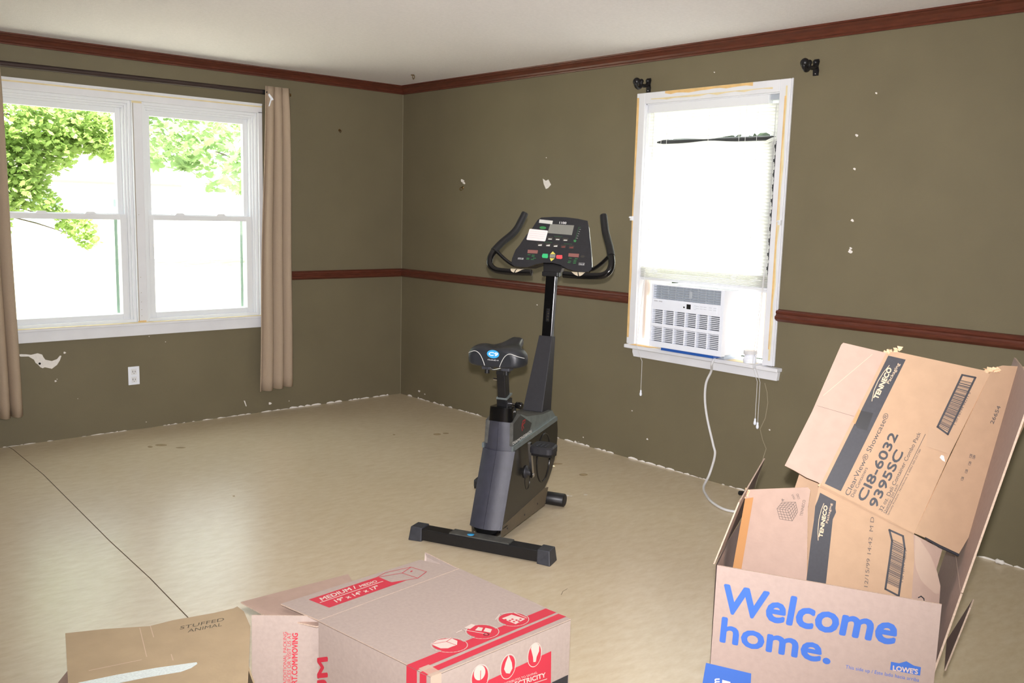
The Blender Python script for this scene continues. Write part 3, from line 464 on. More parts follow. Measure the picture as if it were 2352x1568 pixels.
  ['poly', [[0.3975, 0.0774], [0.3909, 0.072], [0.3831, 0.0681], [0.3746, 0.066], [0.3658, 0.0656], [0.3571, 0.0672], [0.3489, 0.0705], [0.3417, 0.0753], [0.3357, 0.0815], [0.3313, 0.0888], [0.3287, 0.0968], [0.3279, 0.1051], [0.3291, 0.1133], [0.3323, 0.121], [0.3372, 0.1279], [0.3437, 0.1335], [0.3513, 0.1377], [0.3599, 0.1401], [0.3689, 0.1406], [0.3778, 0.1391], [0.3863, 0.1359], [0.3937, 0.1309], [0.3999, 0.1245], [0.4044, 0.117], [0.407, 0.1088], [0.4076, 0.1003], [0.4061, 0.0919], [0.4027, 0.0842]], 'red'],
  ['poly', [[0.1008, 0.1315], [0.1284, 0.1382], [0.1637, 0.1238], [0.1657, 0.1008], [0.1503, 0.0839], [0.1348, 0.0852], [0.1211, 0.085], [0.106, 0.0966]], 'cardw'],
  ['line', [[0.1027, 0.1299], [0.1412, 0.1166], [0.1645, 0.1231]], 0.002, 'red'],
  ['line', [[0.1412, 0.1166], [0.1488, 0.0822]], 0.002, 'red'],
  ['poly', [[0.2293, 0.1481], [0.2586, 0.1533], [0.2638, 0.1405], [0.2358, 0.1318]], 'cardw'],
  ['poly', [[0.2412, 0.1177], [0.2608, 0.1269], [0.2678, 0.1146], [0.2515, 0.1028]], 'cardw'],
  ['poly', [[0.2551, 0.0985], [0.2729, 0.1103], [0.2806, 0.0923], [0.2637, 0.08]], 'cardw'],
  ['line', [[0.1946, 0.1392], [0.2184, 0.1419], [0.2505, 0.0817]], 0.003, 'cardw'],
  ['line', [[0.2533, 0.0743], [0.2522, 0.0733], [0.2509, 0.0726], [0.2494, 0.0722], [0.2479, 0.0721], [0.2463, 0.0724], [0.2449, 0.0729], [0.2436, 0.0738], [0.2425, 0.0749], [0.2417, 0.0763], [0.2412, 0.0777], [0.241, 0.0792], [0.2412, 0.0807], [0.2418, 0.0821], [0.2426, 0.0833], [0.2437, 0.0843], [0.2451, 0.085], [0.2465, 0.0854], [0.2481, 0.0855], [0.2496, 0.0853], [0.2511, 0.0847], [0.2524, 0.0838], [0.2535, 0.0827], [0.2543, 0.0814], [0.2548, 0.0799], [0.2549, 0.0784], [0.2547, 0.0769], [0.2542, 0.0755], [0.2533, 0.0743]], 0.0022, 'cardw'],
  ['poly', [[0.346, 0.1245], [0.3837, 0.1249], [0.395, 0.0803], [0.3513, 0.0737]], 'cardw'],
  ['line', [[0.3295, 0.1316], [0.3626, 0.1494], [0.3974, 0.1327], [0.4012, 0.0818]], 0.003, 'cardw'],
  ['poly', [[0.3448, 0.1155], [0.3522, 0.1161], [0.3525, 0.1091], [0.3452, 0.1085]], 'red'],
  ['poly', [[0.3502, 0.103], [0.3576, 0.1035], [0.3579, 0.0966], [0.3506, 0.096]], 'red'],
  ['poly', [[0.3544, 0.0909], [0.3617, 0.0914], [0.362, 0.0845], [0.3548, 0.084]], 'red'],
  ['poly', [[0.3614, 0.105], [0.3688, 0.1055], [0.3691, 0.0986], [0.3617, 0.098]], 'red'],
  ['poly', [[0.3656, 0.0928], [0.3729, 0.0934], [0.3732, 0.0864], [0.3659, 0.0859]], 'red'],
  ['poly', [[0.3666, 0.084], [0.3739, 0.0845], [0.3742, 0.0776], [0.3669, 0.0771]], 'red'],
  ['poly', [[0.3788, 0.0904], [0.3862, 0.0909], [0.3865, 0.084], [0.3791, 0.0835]], 'red'],
 ]),
 'moving_left': dict(o=[0, 0, 0], U=[-0.1085, 0.9941, 0], V=[0, 0, 1], N=[-0.9941, -0.1085, 0], pr=[
  ['text', 'MEDIUM', [0.4064, -0.0499], [0.4033, 0.2622], [0.4487, -0.0685], 'red', 0.05],
  ['poly', [[0.0882, 0.353], [0.0506, 0.3527], [0.0487, 0.2369], [0.0885, 0.221]], 'red'],
  ['poly', [[0.0404, 0.3511], [0.0165, 0.3524], [0.0155, 0.2502], [0.0394, 0.2406]], 'red'],
 ]),
 'moving_front': dict(o=[0, 0, 0], U=[1, 0, 0], V=[0, 0, 1], N=[0, -1, 0], pr=[
  ['poly', [[0.1199, 0.2795], [0.4187, 0.2852], [0.4228, 0.1589], [0.1228, 0.1651]], 'red'],
  ['line', [[0.1865, 0.2835], [0.1835, 0.277], [0.1792, 0.2716], [0.1738, 0.2676], [0.1677, 0.2652], [0.161, 0.2646], [0.1542, 0.2657], [0.1476, 0.2685], [0.1415, 0.2728], [0.1363, 0.2784], [0.1321, 0.2851], [0.1293, 0.2924], [0.1278, 0.3001], [0.1279, 0.3077], [0.1294, 0.3149], [0.1323, 0.3214], [0.1365, 0.3267], [0.1417, 0.3307], [0.1478, 0.3332], [0.1544, 0.334], [0.1612, 0.333], [0.1678, 0.3304], [0.1739, 0.3261], [0.1793, 0.3205], [0.1836, 0.3139], [0.1865, 0.3064], [0.1881, 0.2986], [0.1881, 0.2909], [0.1865, 0.2835]], 0.0022, 'cardw'],
  ['poly', [[0.1836, 0.2851], [0.1809, 0.2791], [0.177, 0.2741], [0.1721, 0.2704], [0.1665, 0.2682], [0.1605, 0.2675], [0.1544, 0.2684], [0.1484, 0.2709], [0.143, 0.2748], [0.1383, 0.2799], [0.1345, 0.286], [0.132, 0.2927], [0.1307, 0.2998], [0.1308, 0.3068], [0.1322, 0.3134], [0.1349, 0.3193], [0.1387, 0.3243], [0.1434, 0.328], [0.1489, 0.3303], [0.1549, 0.3311], [0.161, 0.3303], [0.167, 0.3279], [0.1725, 0.3241], [0.1773, 0.319], [0.1811, 0.3129], [0.1838, 0.3061], [0.1851, 0.299], [0.1851, 0.2919]], 'red'],
  ['line', [[0.2816, 0.2812], [0.2787, 0.2747], [0.2746, 0.2691], [0.2696, 0.2649], [0.2639, 0.2622], [0.2579, 0.2611], [0.2517, 0.2618], [0.2458, 0.2641], [0.2405, 0.2679], [0.2359, 0.2731], [0.2323, 0.2794], [0.23, 0.2864], [0.2289, 0.2938], [0.2292, 0.3012], [0.2308, 0.3084], [0.2336, 0.3149], [0.2376, 0.3204], [0.2425, 0.3246], [0.2481, 0.3274], [0.2541, 0.3285], [0.2602, 0.328], [0.2662, 0.3258], [0.2716, 0.322], [0.2763, 0.3169], [0.2799, 0.3106], [0.2824, 0.3036], [0.2835, 0.2961], [0.2832, 0.2885], [0.2816, 0.2812]], 0.0022, 'cardw'],
  ['poly', [[0.279, 0.2826], [0.2763, 0.2766], [0.2726, 0.2714], [0.2681, 0.2675], [0.263, 0.265], [0.2575, 0.264], [0.252, 0.2645], [0.2466, 0.2666], [0.2418, 0.27], [0.2377, 0.2747], [0.2345, 0.2804], [0.2324, 0.2868], [0.2315, 0.2936], [0.2318, 0.3005], [0.2333, 0.307], [0.2359, 0.313], [0.2395, 0.3181], [0.244, 0.322], [0.2491, 0.3246], [0.2545, 0.3257], [0.26, 0.3253], [0.2653, 0.3233], [0.2702, 0.3199], [0.2744, 0.3152], [0.2777, 0.3095], [0.2798, 0.3031], [0.2808, 0.2962], [0.2805, 0.2893]], 'red'],
  ['line', [[0.3792, 0.2836], [0.3768, 0.2768], [0.3732, 0.2709], [0.3687, 0.2663], [0.3634, 0.2632], [0.3576, 0.2618], [0.3516, 0.262], [0.3458, 0.264], [0.3404, 0.2676], [0.3356, 0.2725], [0.3318, 0.2786], [0.3291, 0.2855], [0.3276, 0.293], [0.3274, 0.3005], [0.3285, 0.3079], [0.3309, 0.3146], [0.3344, 0.3204], [0.3389, 0.325], [0.3441, 0.3281], [0.3498, 0.3296], [0.3558, 0.3295], [0.3616, 0.3276], [0.3671, 0.3242], [0.3719, 0.3193], [0.3758, 0.3132], [0.3786, 0.3062], [0.3801, 0.2987], [0.3804, 0.291], [0.3792, 0.2836]], 0.0022, 'cardw'],
  ['poly', [[0.3767, 0.2848], [0.3744, 0.2785], [0.3712, 0.2731], [0.3671, 0.2689], [0.3623, 0.266], [0.357, 0.2646], [0.3517, 0.2648], [0.3464, 0.2665], [0.3416, 0.2698], [0.3373, 0.2743], [0.3339, 0.2798], [0.3315, 0.2862], [0.3301, 0.293], [0.33, 0.2999], [0.331, 0.3067], [0.3332, 0.3129], [0.3364, 0.3182], [0.3405, 0.3225], [0.3452, 0.3254], [0.3504, 0.3268], [0.3557, 0.3267], [0.361, 0.3251], [0.3659, 0.322], [0.3702, 0.3175], [0.3737, 0.312], [0.3762, 0.3056], [0.3775, 0.2987], [0.3777, 0.2916]], 'red'],
  ['poly', [[0.2569, 0.3276], [0.269, 0.302], [0.2719, 0.2849], [0.2626, 0.2732], [0.2492, 0.279], [0.2415, 0.293], [0.2467, 0.3094]], 'cardw'],
  ['poly', [[0.3389, 0.3181], [0.3431, 0.3284], [0.3585, 0.3293], [0.3708, 0.3172], [0.3706, 0.3008], [0.3618, 0.2873], [0.3592, 0.274], [0.3499, 0.276], [0.3477, 0.2919]], 'cardw'],
  ['poly', [[0.1743, 0.3014], [0.1722, 0.2977], [0.1693, 0.2948], [0.1657, 0.2927], [0.1617, 0.2917], [0.1573, 0.2916], [0.1529, 0.2926], [0.1487, 0.2946], [0.1448, 0.2974], [0.1415, 0.301], [0.139, 0.3051], [0.1373, 0.3096], [0.1365, 0.3142], [0.1367, 0.3187], [0.1378, 0.3229], [0.1399, 0.3265], [0.1427, 0.3294], [0.1463, 0.3315], [0.1503, 0.3326], [0.1546, 0.3327], [0.159, 0.3318], [0.1632, 0.3298], [0.1671, 0.327], [0.1705, 0.3235], [0.1731, 0.3193], [0.1748, 0.3148], [0.1756, 0.3102], [0.1755, 0.3056]], 'cardw'],
  ['line', [[0.1594, 0.3165], [0.1595, 0.2832]], 0.002, 'red'],
  ['text', 'CONTRIBUTES TO SAVING', [0.2299, 0.2492], [0.366, 0.2375], [0.2268, 0.256], 'cardw', 0],
  ['text', 'ELECTRICITY', [0.2596, 0.2317], [0.3994, 0.2165], [0.2577, 0.2451], 'cardw', 0.04],
  ['line', [[0.2599, 0.2236], [0.4045, 0.2087]], 0.002, 'cardw'],
  ['poly', [[0.4246, 0.1909], [0.4902, 0.1911], [0.4904, 0.1196], [0.4246, 0.1195]], 'ink'],
 ]),
 'moving_side_flap': dict(o=[0, 0.4404, 0], U=[-0.749, 0.6626, 0], V=[0, 0, 1], N=[-0.6626, -0.749, 0], pr=[
  ['text', 'SEE FOR ADDITIONAL PACKING', [0.1314, 0.095], [0.1296, 0.3067], [0.141, 0.0949], 'red', 0],
  ['text', 'TIPS RESOURCES OR VISIT US AT', [0.1191, 0.0797], [0.1173, 0.3048], [0.1299, 0.0796], 'red', 0],
  ['text', 'WALMART.COM/MOVING', [0.1035, 0.0824], [0.0988, 0.3033], [0.1186, 0.0823], 'red', 0.03],
 ]),
 'stuffed_top': dict(o=[0, 0, 0.31], U=[1, 0, 0], V=[0, -1, 0], N=[0, 0, 1], out=[[0.0008, -0.0032], [0.0952, 0.0079], [0.2126, 0.0357], [0.2747, 0.0211], [0.3886, 0.0149], [0.4447, 0.0039], [0.4565, -0.0051], [0.4684, 0.037], [0.4697, 0.141], [0.4456, 0.2734], [0.3981, 0.5318], [0.0131, 0.3721]], pr=[
  ['text', 'STUFFED', [0.2875, 0.0906], [0.4069, 0.079], [0.2914, 0.0701], 'pencil', 0],
  ['text', 'ANIMAL', [0.3052, 0.1173], [0.3969, 0.1103], [0.3091, 0.0976], 'pencil', 0],
  ['poly', [[0.0349, 0.2975], [0.1206, 0.2912], [0.2136, 0.2914], [0.3089, 0.2993], [0.3097, 0.3091], [0.2925, 0.3264], [0.2671, 0.3364], [0.1826, 0.334], [0.1191, 0.337], [0.0128, 0.3355], [0.0065, 0.3143]], 'strap_tape'],
  ['line', [[0.1872, 0.039], [0.1939, 0.2202]], 0.002, 'crease'],
  ['line', [[0.2149, 0.0379], [0.2182, 0.1117]], 0.002, 'crease'],
  ['line', [[0.0581, 0.2429], [0.1798, 0.2331]], 0.003, 'crease'],
  ['line', [[0.253, 0.2308], [0.2545, 0.2664]], 0.002, 'crease'],
 ]),
 'console': dict(o=[0.79, 0, 1.2], U=[0, -1, 0], V=[0.4741, 0, 0.8805], N=[-0.8805, 0, 0.4741], out=[[-0.1151, 0.292], [-0.0523, 0.2977], [0.0156, 0.2978], [0.0841, 0.2908], [0.137, 0.2806], [0.15, 0.2482], [0.1928, 0.1018], [0.2086, 0.0389], [0.2108, 0.0164], [0.1986, 0.0022], [0.1652, -0.0032], [0.1207, 0.0025], [0.0838, 0.0119], [0.0445, 0.0313], [0.0028, 0.0398], [-0.0461, 0.0387], [-0.0844, 0.0284], [-0.1256, 0.01], [-0.1662, 0.0079], [-0.2041, 0.0129], [-0.2211, 0.0223], [-0.223, 0.0542], [-0.2155, 0.1018], [-0.199, 0.1311], [-0.1753, 0.1892], [-0.1517, 0.2284], [-0.1326, 0.277]], pr=[
  ['poly', [[-0.0571, 0.2564], [0.0718, 0.2526], [0.0711, 0.1976], [-0.0618, 0.2044]], 'lcd'],
  ['poly', [[-0.1219, 0.2807], [-0.0474, 0.2749], [-0.0468, 0.2548], [-0.1212, 0.261]], 'sticker'],
  ['poly', [[-0.1651, 0.2221], [-0.1601, 0.2247], [-0.0648, 0.2181], [-0.0615, 0.2134], [-0.0636, 0.1603], [-0.0674, 0.1569], [-0.1634, 0.1611], [-0.1683, 0.1647]], 'note'],
  ['line', [[-0.1572, 0.2114], [-0.0691, 0.2065]], 0.0009, 'notetext'],
  ['line', [[-0.1587, 0.1999], [-0.0707, 0.1951]], 0.0009, 'notetext'],
  ['line', [[-0.1603, 0.1883], [-0.0723, 0.1836]], 0.0009, 'notetext'],
  ['line', [[-0.1619, 0.1768], [-0.0739, 0.1722]], 0.0009, 'notetext'],
  ['text', '1100', [-0.0097, 0.2594], [0.0274, 0.2582], [-0.0095, 0.2713], 'white', 0.03],
  ['poly', [[-0.0748, 0.2329], [-0.075, 0.2311], [-0.076, 0.2295], [-0.078, 0.228], [-0.0806, 0.2268], [-0.0839, 0.2259], [-0.0877, 0.2253], [-0.0917, 0.2252], [-0.0959, 0.2255], [-0.0998, 0.2261], [-0.1035, 0.2271], [-0.1066, 0.2285], [-0.1091, 0.23], [-0.1107, 0.2318], [-0.1115, 0.2336], [-0.1113, 0.2354], [-0.1103, 0.237], [-0.1083, 0.2385], [-0.1056, 0.2398], [-0.1023, 0.2407], [-0.0985, 0.2412], [-0.0945, 0.2413], [-0.0904, 0.241], [-0.0864, 0.2404], [-0.0828, 0.2393], [-0.0797, 0.238], [-0.0772, 0.2364], [-0.0756, 0.2347]], 'green'],
  ['poly', [[-0.0573, 0.1837], [-0.0267, 0.184], [-0.0271, 0.1651], [-0.0562, 0.1658]], 'btn'],
  ['poly', [[-0.0497, 0.1736], [-0.0307, 0.1734], [-0.0313, 0.1678], [-0.0503, 0.168]], 'sticker'],
  ['poly', [[-0.0156, 0.183], [0.0148, 0.1832], [0.0143, 0.1644], [-0.0145, 0.1652]], 'btn'],
  ['poly', [[-0.0081, 0.1729], [0.0108, 0.1727], [0.0102, 0.1671], [-0.0087, 0.1673]], 'sticker'],
  ['poly', [[0.0266, 0.1804], [0.0568, 0.1806], [0.0563, 0.1619], [0.0276, 0.1626]], 'btn'],
  ['poly', [[0.034, 0.1704], [0.0528, 0.1702], [0.0522, 0.1646], [0.0334, 0.1647]], 'sticker'],
  ['poly', [[-0.1028, 0.1465], [-0.0738, 0.1467], [-0.0733, 0.1279], [-0.1007, 0.1286]], 'btn'],
  ['poly', [[-0.0969, 0.1363], [-0.0777, 0.14], [-0.0775, 0.1306], [-0.0966, 0.1307]], 'sticker'],
  ['poly', [[-0.0588, 0.1464], [-0.0299, 0.1467], [-0.0295, 0.1279], [-0.0567, 0.1286]], 'btn'],
  ['poly', [[-0.0529, 0.1363], [-0.0339, 0.1399], [-0.0337, 0.1306], [-0.0526, 0.1307]], 'sticker'],
  ['poly', [[-0.0177, 0.1444], [0.0109, 0.1446], [0.0112, 0.126], [-0.0158, 0.1267]], 'btn'],
  ['poly', [[-0.012, 0.1343], [0.0069, 0.1379], [0.0071, 0.1286], [-0.0117, 0.1287]], 'sticker'],
  ['poly', [[0.0245, 0.1415], [0.0529, 0.1418], [0.0532, 0.1232], [0.0264, 0.1239]], 'btn'],
  ['poly', [[0.0302, 0.1315], [0.049, 0.1351], [0.0491, 0.1258], [0.0304, 0.1259]], 'redbtn'],
  ['poly', [[0.068, 0.1396], [0.0962, 0.1399], [0.0964, 0.1214], [0.0698, 0.122]], 'btn'],
  ['poly', [[0.0736, 0.1296], [0.0922, 0.1332], [0.0924, 0.124], [0.0738, 0.1241]], 'redbtn'],
  ['poly', [[-0.1472, 0.1059], [-0.0914, 0.1051], [-0.0904, 0.0864], [-0.1453, 0.0871]], 'led'],
  ['poly', [[0.0751, 0.0964], [0.1302, 0.0953], [0.1319, 0.0761], [0.0767, 0.078]], 'led'],
  ['poly', [[-0.0613, 0.0877], [-0.0343, 0.0876], [-0.0292, 0.0683], [-0.0336, 0.0634], [-0.0585, 0.0645], [-0.0637, 0.0736]], 'greenbtn'],
  ['poly', [[0.0136, 0.0833], [0.0431, 0.0847], [0.048, 0.0674], [0.0424, 0.0625], [0.0178, 0.0636], [0.0127, 0.0726]], 'redbtn2'],
  ['poly', [[-0.0215, 0.0863], [-0.0106, 0.1026], [0.0069, 0.0876]], 'yellow'],
  ['poly', [[-0.0196, 0.065], [0.0074, 0.064], [-0.0077, 0.0471]], 'yellow'],
  ['poly', [[-0.0225, 0.0849], [0.0078, 0.0854], [0.0085, 0.0673], [-0.0201, 0.0673]], 'lcd'],
  ['poly', [[-0.1418, 0.0797], [-0.1262, 0.0795], [-0.1265, 0.0767], [-0.142, 0.0764]], 'green'],
  ['poly', [[-0.1188, 0.0789], [-0.1033, 0.0787], [-0.1036, 0.0759], [-0.119, 0.0757]], 'green'],
  ['poly', [[-0.1185, 0.0715], [-0.103, 0.0713], [-0.1033, 0.0684], [-0.1187, 0.0682]], 'green'],
  ['poly', [[-0.1433, 0.06], [-0.1277, 0.0598], [-0.128, 0.057], [-0.1435, 0.0567]], 'green'],
  ['poly', [[-0.1081, 0.0617], [-0.0927, 0.0615], [-0.0929, 0.0587], [-0.1083, 0.0584]], 'green'],
  ['poly', [[-0.1178, 0.0542], [-0.1023, 0.054], [-0.1026, 0.0512], [-0.118, 0.0509]], 'green'],
  ['poly', [[0.0822, 0.0709], [0.0971, 0.0707], [0.0968, 0.0679], [0.0819, 0.0677]], 'green'],
  ['poly', [[0.114, 0.0697], [0.1289, 0.0695], [0.1286, 0.0667], [0.1138, 0.0665]], 'green'],
  ['poly', [[0.1097, 0.0608], [0.1246, 0.0606], [0.1243, 0.0578], [0.1095, 0.0576]], 'green'],
  ['poly', [[0.082, 0.0544], [0.097, 0.0542], [0.0967, 0.0514], [0.0818, 0.0511]], 'green'],
  ['poly', [[0.11, 0.053], [0.1248, 0.0528], [0.1245, 0.0501], [0.1097, 0.0498]], 'green'],
  ['poly', [[0.0806, 0.0465], [0.0956, 0.0463], [0.0952, 0.0436], [0.0804, 0.0433]], 'green'],
  ['poly', [[0.1095, 0.0447], [0.1243, 0.0446], [0.124, 0.0418], [0.1092, 0.0415]], 'green'],
  ['poly', [[-0.1429, 0.0544], [-0.1274, 0.0542], [-0.1277, 0.0514], [-0.1431, 0.0511]], 'green'],
  ['line', [[0.1094, 0.2421], [0.0993, 0.2417], [0.0951, 0.1668]], 0.0012, 'green'],
  ['poly', [[0.0863, 0.1711], [0.1021, 0.1694], [0.0998, 0.1586], [0.0896, 0.1591]], 'green'],
  ['line', [[0.1052, 0.2302], [0.1115, 0.2295]], 0.0015, 'sticker'],
  ['line', [[0.1037, 0.218], [0.11, 0.2173]], 0.0015, 'sticker'],
  ['line', [[0.1022, 0.2058], [0.1085, 0.2051]], 0.0015, 'sticker'],
  ['line', [[0.1007, 0.1936], [0.107, 0.1929]], 0.0015, 'sticker'],
  ['line', [[0.0992, 0.1814], [0.1055, 0.1807]], 0.0015, 'sticker'],
  ['text', 'POLAR', [-0.1874, 0.0503], [-0.1595, 0.0489], [-0.1869, 0.0579], 'white', 0],
  ['text', 'VALUE', [0.1436, 0.0356], [0.1688, 0.035], [0.1428, 0.0437], 'white', 0],
  ['line', [[-0.1901, 0.0582], [-0.1603, 0.0582], [-0.1599, 0.0503], [-0.1897, 0.0502], [-0.1901, 0.0582]], 0.0008, 'sticker'],
  ['line', [[0.14, 0.0468], [0.1682, 0.0468], [0.169, 0.0341], [0.1403, 0.0345], [0.14, 0.0468]], 0.0008, 'sticker'],
  ['poly', [[0.1629, 0.0821], [0.1629, 0.0807], [0.1623, 0.0793], [0.1612, 0.0781], [0.1597, 0.077], [0.1577, 0.0761], [0.1554, 0.0755], [0.153, 0.0753], [0.1505, 0.0753], [0.148, 0.0756], [0.1457, 0.0763], [0.1437, 0.0772], [0.1422, 0.0784], [0.1411, 0.0797], [0.1405, 0.0811], [0.1405, 0.0825], [0.1411, 0.0839], [0.1421, 0.0851], [0.1437, 0.0862], [0.1457, 0.0871], [0.148, 0.0877], [0.1504, 0.0879], [0.153, 0.0879], [0.1554, 0.0875], [0.1577, 0.0869], [0.1597, 0.086], [0.1612, 0.0848], [0.1623, 0.0835]], 'btn'],
  ['line', [[-0.0219, 0.187], [0.0223, 0.1859]], 0.0012, 'green'],
  ['line', [[-0.0686, 0.1521], [-0.0241, 0.1511]], 0.0012, 'green'],
  ['line', [[0.0402, 0.1473], [0.0838, 0.1463]], 0.0012, 'green'],
 ]),
 'housing_side': dict(o=[0, -0.077, 0], U=[1, 0, 0], V=[0, 0, 1], N=[0, -1, 0], pr=[
  ['poly', [[0.2073, 0.4424], [0.2059, 0.5444], [0.2847, 0.5699], [0.4247, 0.5041], [0.4037, 0.4768], [0.2606, 0.4456]], 'decaldark'],
  ['line', [[0.3122, 0.4917], [0.302, 0.5115], [0.3146, 0.5354], [0.3424, 0.5364], [0.341, 0.5256], [0.3103, 0.5186], [0.3283, 0.4993]], 0.006, 'redlogo'],
  ['text', 'DIAMONDBACK', [0.207, 0.4468], [0.4306, 0.4584], [0.204, 0.4605], 'sticker', 0.04],
 ]),
 'wallA': dict(o=[0, 0, 0], U=[1, 0, 0], V=[0, 0, 1], N=[0, -1, 0], pr=[
  ['poly', [[-2.8012, 0.5563], [-2.7764, 0.5582], [-2.7481, 0.555], [-2.7197, 0.5494], [-2.6834, 0.5559], [-2.6584, 0.5458], [-2.6518, 0.5292], [-2.6416, 0.5122], [-2.6052, 0.5009], [-2.5752, 0.5104], [-2.558, 0.5308], [-2.5491, 0.5284], [-2.5592, 0.5009], [-2.5767, 0.474], [-2.592, 0.4633], [-2.6072, 0.4526], [-2.629, 0.4603], [-2.6472, 0.4661], [-2.6584, 0.4607], [-2.6712, 0.4683], [-2.6863, 0.4882], [-2.6968, 0.4971], [-2.7053, 0.5179], [-2.7345, 0.5403], [-2.7771, 0.5432]], 'plaster'],
  ['poly', [[-2.6673, 0.4904], [-2.6686, 0.4867], [-2.6718, 0.4843], [-2.6759, 0.4841], [-2.6795, 0.4861], [-2.6816, 0.4897], [-2.6814, 0.4938], [-2.6791, 0.497], [-2.6753, 0.4983], [-2.6713, 0.4974], [-2.6683, 0.4945]], 'hole'],
  ['poly', [[-2.5206, 0.5455], [-2.5264, 0.5414], [-2.5306, 0.5398], [-2.537, 0.5423], [-2.5356, 0.5468], [-2.5366, 0.5514], [-2.5301, 0.5528], [-2.526, 0.5506]], 'plaster'],
  ['poly', [[-2.581, 0.3728], [-2.5862, 0.3691], [-2.5899, 0.3678], [-2.5956, 0.3701], [-2.5944, 0.3741], [-2.5953, 0.3784], [-2.5895, 0.3795], [-2.5858, 0.3774]], 'plaster'],
  ['poly', [[-2.5764, 0.3845], [-2.5787, 0.3829], [-2.5804, 0.3823], [-2.5829, 0.3833], [-2.5824, 0.3851], [-2.5828, 0.387], [-2.5802, 0.3875], [-2.5786, 0.3866]], 'plaster'],
  ['poly', [[-1.897, 0.5668], [-1.8996, 0.565], [-1.9016, 0.5644], [-1.9045, 0.5654], [-1.9039, 0.5673], [-1.9044, 0.5693], [-1.9014, 0.5699], [-1.8995, 0.569]], 'plaster'],
  ['poly', [[-1.1365, 0.0562], [-1.1457, 0.0508], [-1.1526, 0.0489], [-1.163, 0.0529], [-1.161, 0.0592], [-1.1629, 0.0659], [-1.1524, 0.0674], [-1.1455, 0.0638]], 'plaster'],
  ['poly', [[-2.0044, 0.611], [-2.007, 0.6093], [-2.0089, 0.6086], [-2.0118, 0.6096], [-2.0112, 0.6115], [-2.0117, 0.6135], [-2.0088, 0.6141], [-2.0069, 0.6132]], 'plaster'],
  ['poly', [[-2.4615, 0.2483], [-2.4632, 0.2471], [-2.4645, 0.2466], [-2.4665, 0.2474], [-2.4661, 0.2488], [-2.4664, 0.2502], [-2.4644, 0.2506], [-2.4631, 0.2499]], 'plaster'],
  ['poly', [[-2.04, 0.0407], [-2.0426, 0.0391], [-2.0445, 0.0385], [-2.0473, 0.0397], [-2.0468, 0.0417], [-2.0472, 0.0437], [-2.0443, 0.0441], [-2.0424, 0.0431]], 'plaster'],
  ['poly', [[-0.994, 0.0574], [-0.9972, 0.0556], [-0.9995, 0.0549], [-1.0031, 0.0563], [-1.0025, 0.0584], [-1.0031, 0.0607], [-0.9995, 0.0612], [-0.9971, 0.06]], 'plaster'],
  ['poly', [[-1.3555, 0.1036], [-1.3457, 0.1014], [-1.3335, 0.0603], [-1.3395, 0.0592]], 'plaster'],
 ]),
 'wallB': dict(o=[0, 0, 0], U=[0, -1, 0], V=[0, 0, 1], N=[-1, 0, 0], pr=[
  ['poly', [[3.7743, 1.8872], [3.7708, 1.882], [3.7683, 1.8805], [3.7623, 1.8836], [3.761, 1.886], [3.7569, 1.8906], [3.7613, 1.8948], [3.7666, 1.8933], [3.7731, 1.8902]], 'plaster'],
  ['poly', [[3.7731, 1.729], [3.7737, 1.7243], [3.7701, 1.723], [3.766, 1.7255], [3.762, 1.7276], [3.7601, 1.7315], [3.7652, 1.7352], [3.7689, 1.734], [3.7744, 1.7315]], 'plaster'],
  ['poly', [[3.7836, 1.4835], [3.7856, 1.4781], [3.7792, 1.4762], [3.7747, 1.4791], [3.768, 1.4813], [3.7703, 1.4859], [3.7737, 1.4905], [3.7786, 1.4892], [3.7827, 1.4865]], 'plaster'],
  ['poly', [[3.7914, 1.3345], [3.7891, 1.3264], [3.7807, 1.3236], [3.7726, 1.3274], [3.7665, 1.3306], [3.7708, 1.3373], [3.7712, 1.3439], [3.78, 1.3423], [3.7842, 1.3384]], 'plaster'],
  ['poly', [[3.7883, 1.3491], [3.7844, 1.3442], [3.781, 1.3426], [3.7755, 1.3448], [3.7741, 1.3469], [3.7741, 1.3508], [3.7746, 1.3547], [3.7801, 1.3538], [3.7836, 1.3515]], 'plaster'],
  ['poly', [[3.852, 2.0784], [3.8519, 2.0747], [3.8494, 2.0737], [3.8459, 2.076], [3.8432, 2.0778], [3.8411, 2.081], [3.8453, 2.0838], [3.8483, 2.0826], [3.8529, 2.0803]], 'plaster'],
  ['poly', [[0.7775, 1.6968], [0.7643, 1.6876], [0.7549, 1.6848], [0.7386, 1.6899], [0.736, 1.694], [0.7345, 1.7017], [0.7379, 1.7094], [0.754, 1.7069], [0.7649, 1.702]], 'plaster'],
  ['poly', [[0.7846, 1.6812], [0.7872, 1.6742], [0.7745, 1.6722], [0.7659, 1.676], [0.7537, 1.6791], [0.7597, 1.6848], [0.7654, 1.6905], [0.7751, 1.6887], [0.7818, 1.6851]], 'plaster'],
  ['poly', [[2.9218, 2.2597], [2.9194, 2.2574], [2.918, 2.2567], [2.9146, 2.2584], [2.9141, 2.2596], [2.9121, 2.2619], [2.9142, 2.2638], [2.9172, 2.2629], [2.9206, 2.2613]], 'plaster'],
  ['poly', [[2.581, 0.1493], [2.5824, 0.1452], [2.5762, 0.1426], [2.5719, 0.144], [2.5659, 0.1448], [2.5688, 0.149], [2.5714, 0.1532], [2.5762, 0.1531], [2.5795, 0.1514]], 'plaster'],
  ['poly', [[0.2697, 0.0636], [0.2642, 0.0561], [0.2591, 0.0533], [0.2488, 0.0551], [0.2455, 0.0574], [0.2383, 0.0617], [0.2485, 0.0687], [0.2574, 0.0686], [0.2697, 0.0672]], 'plaster'],
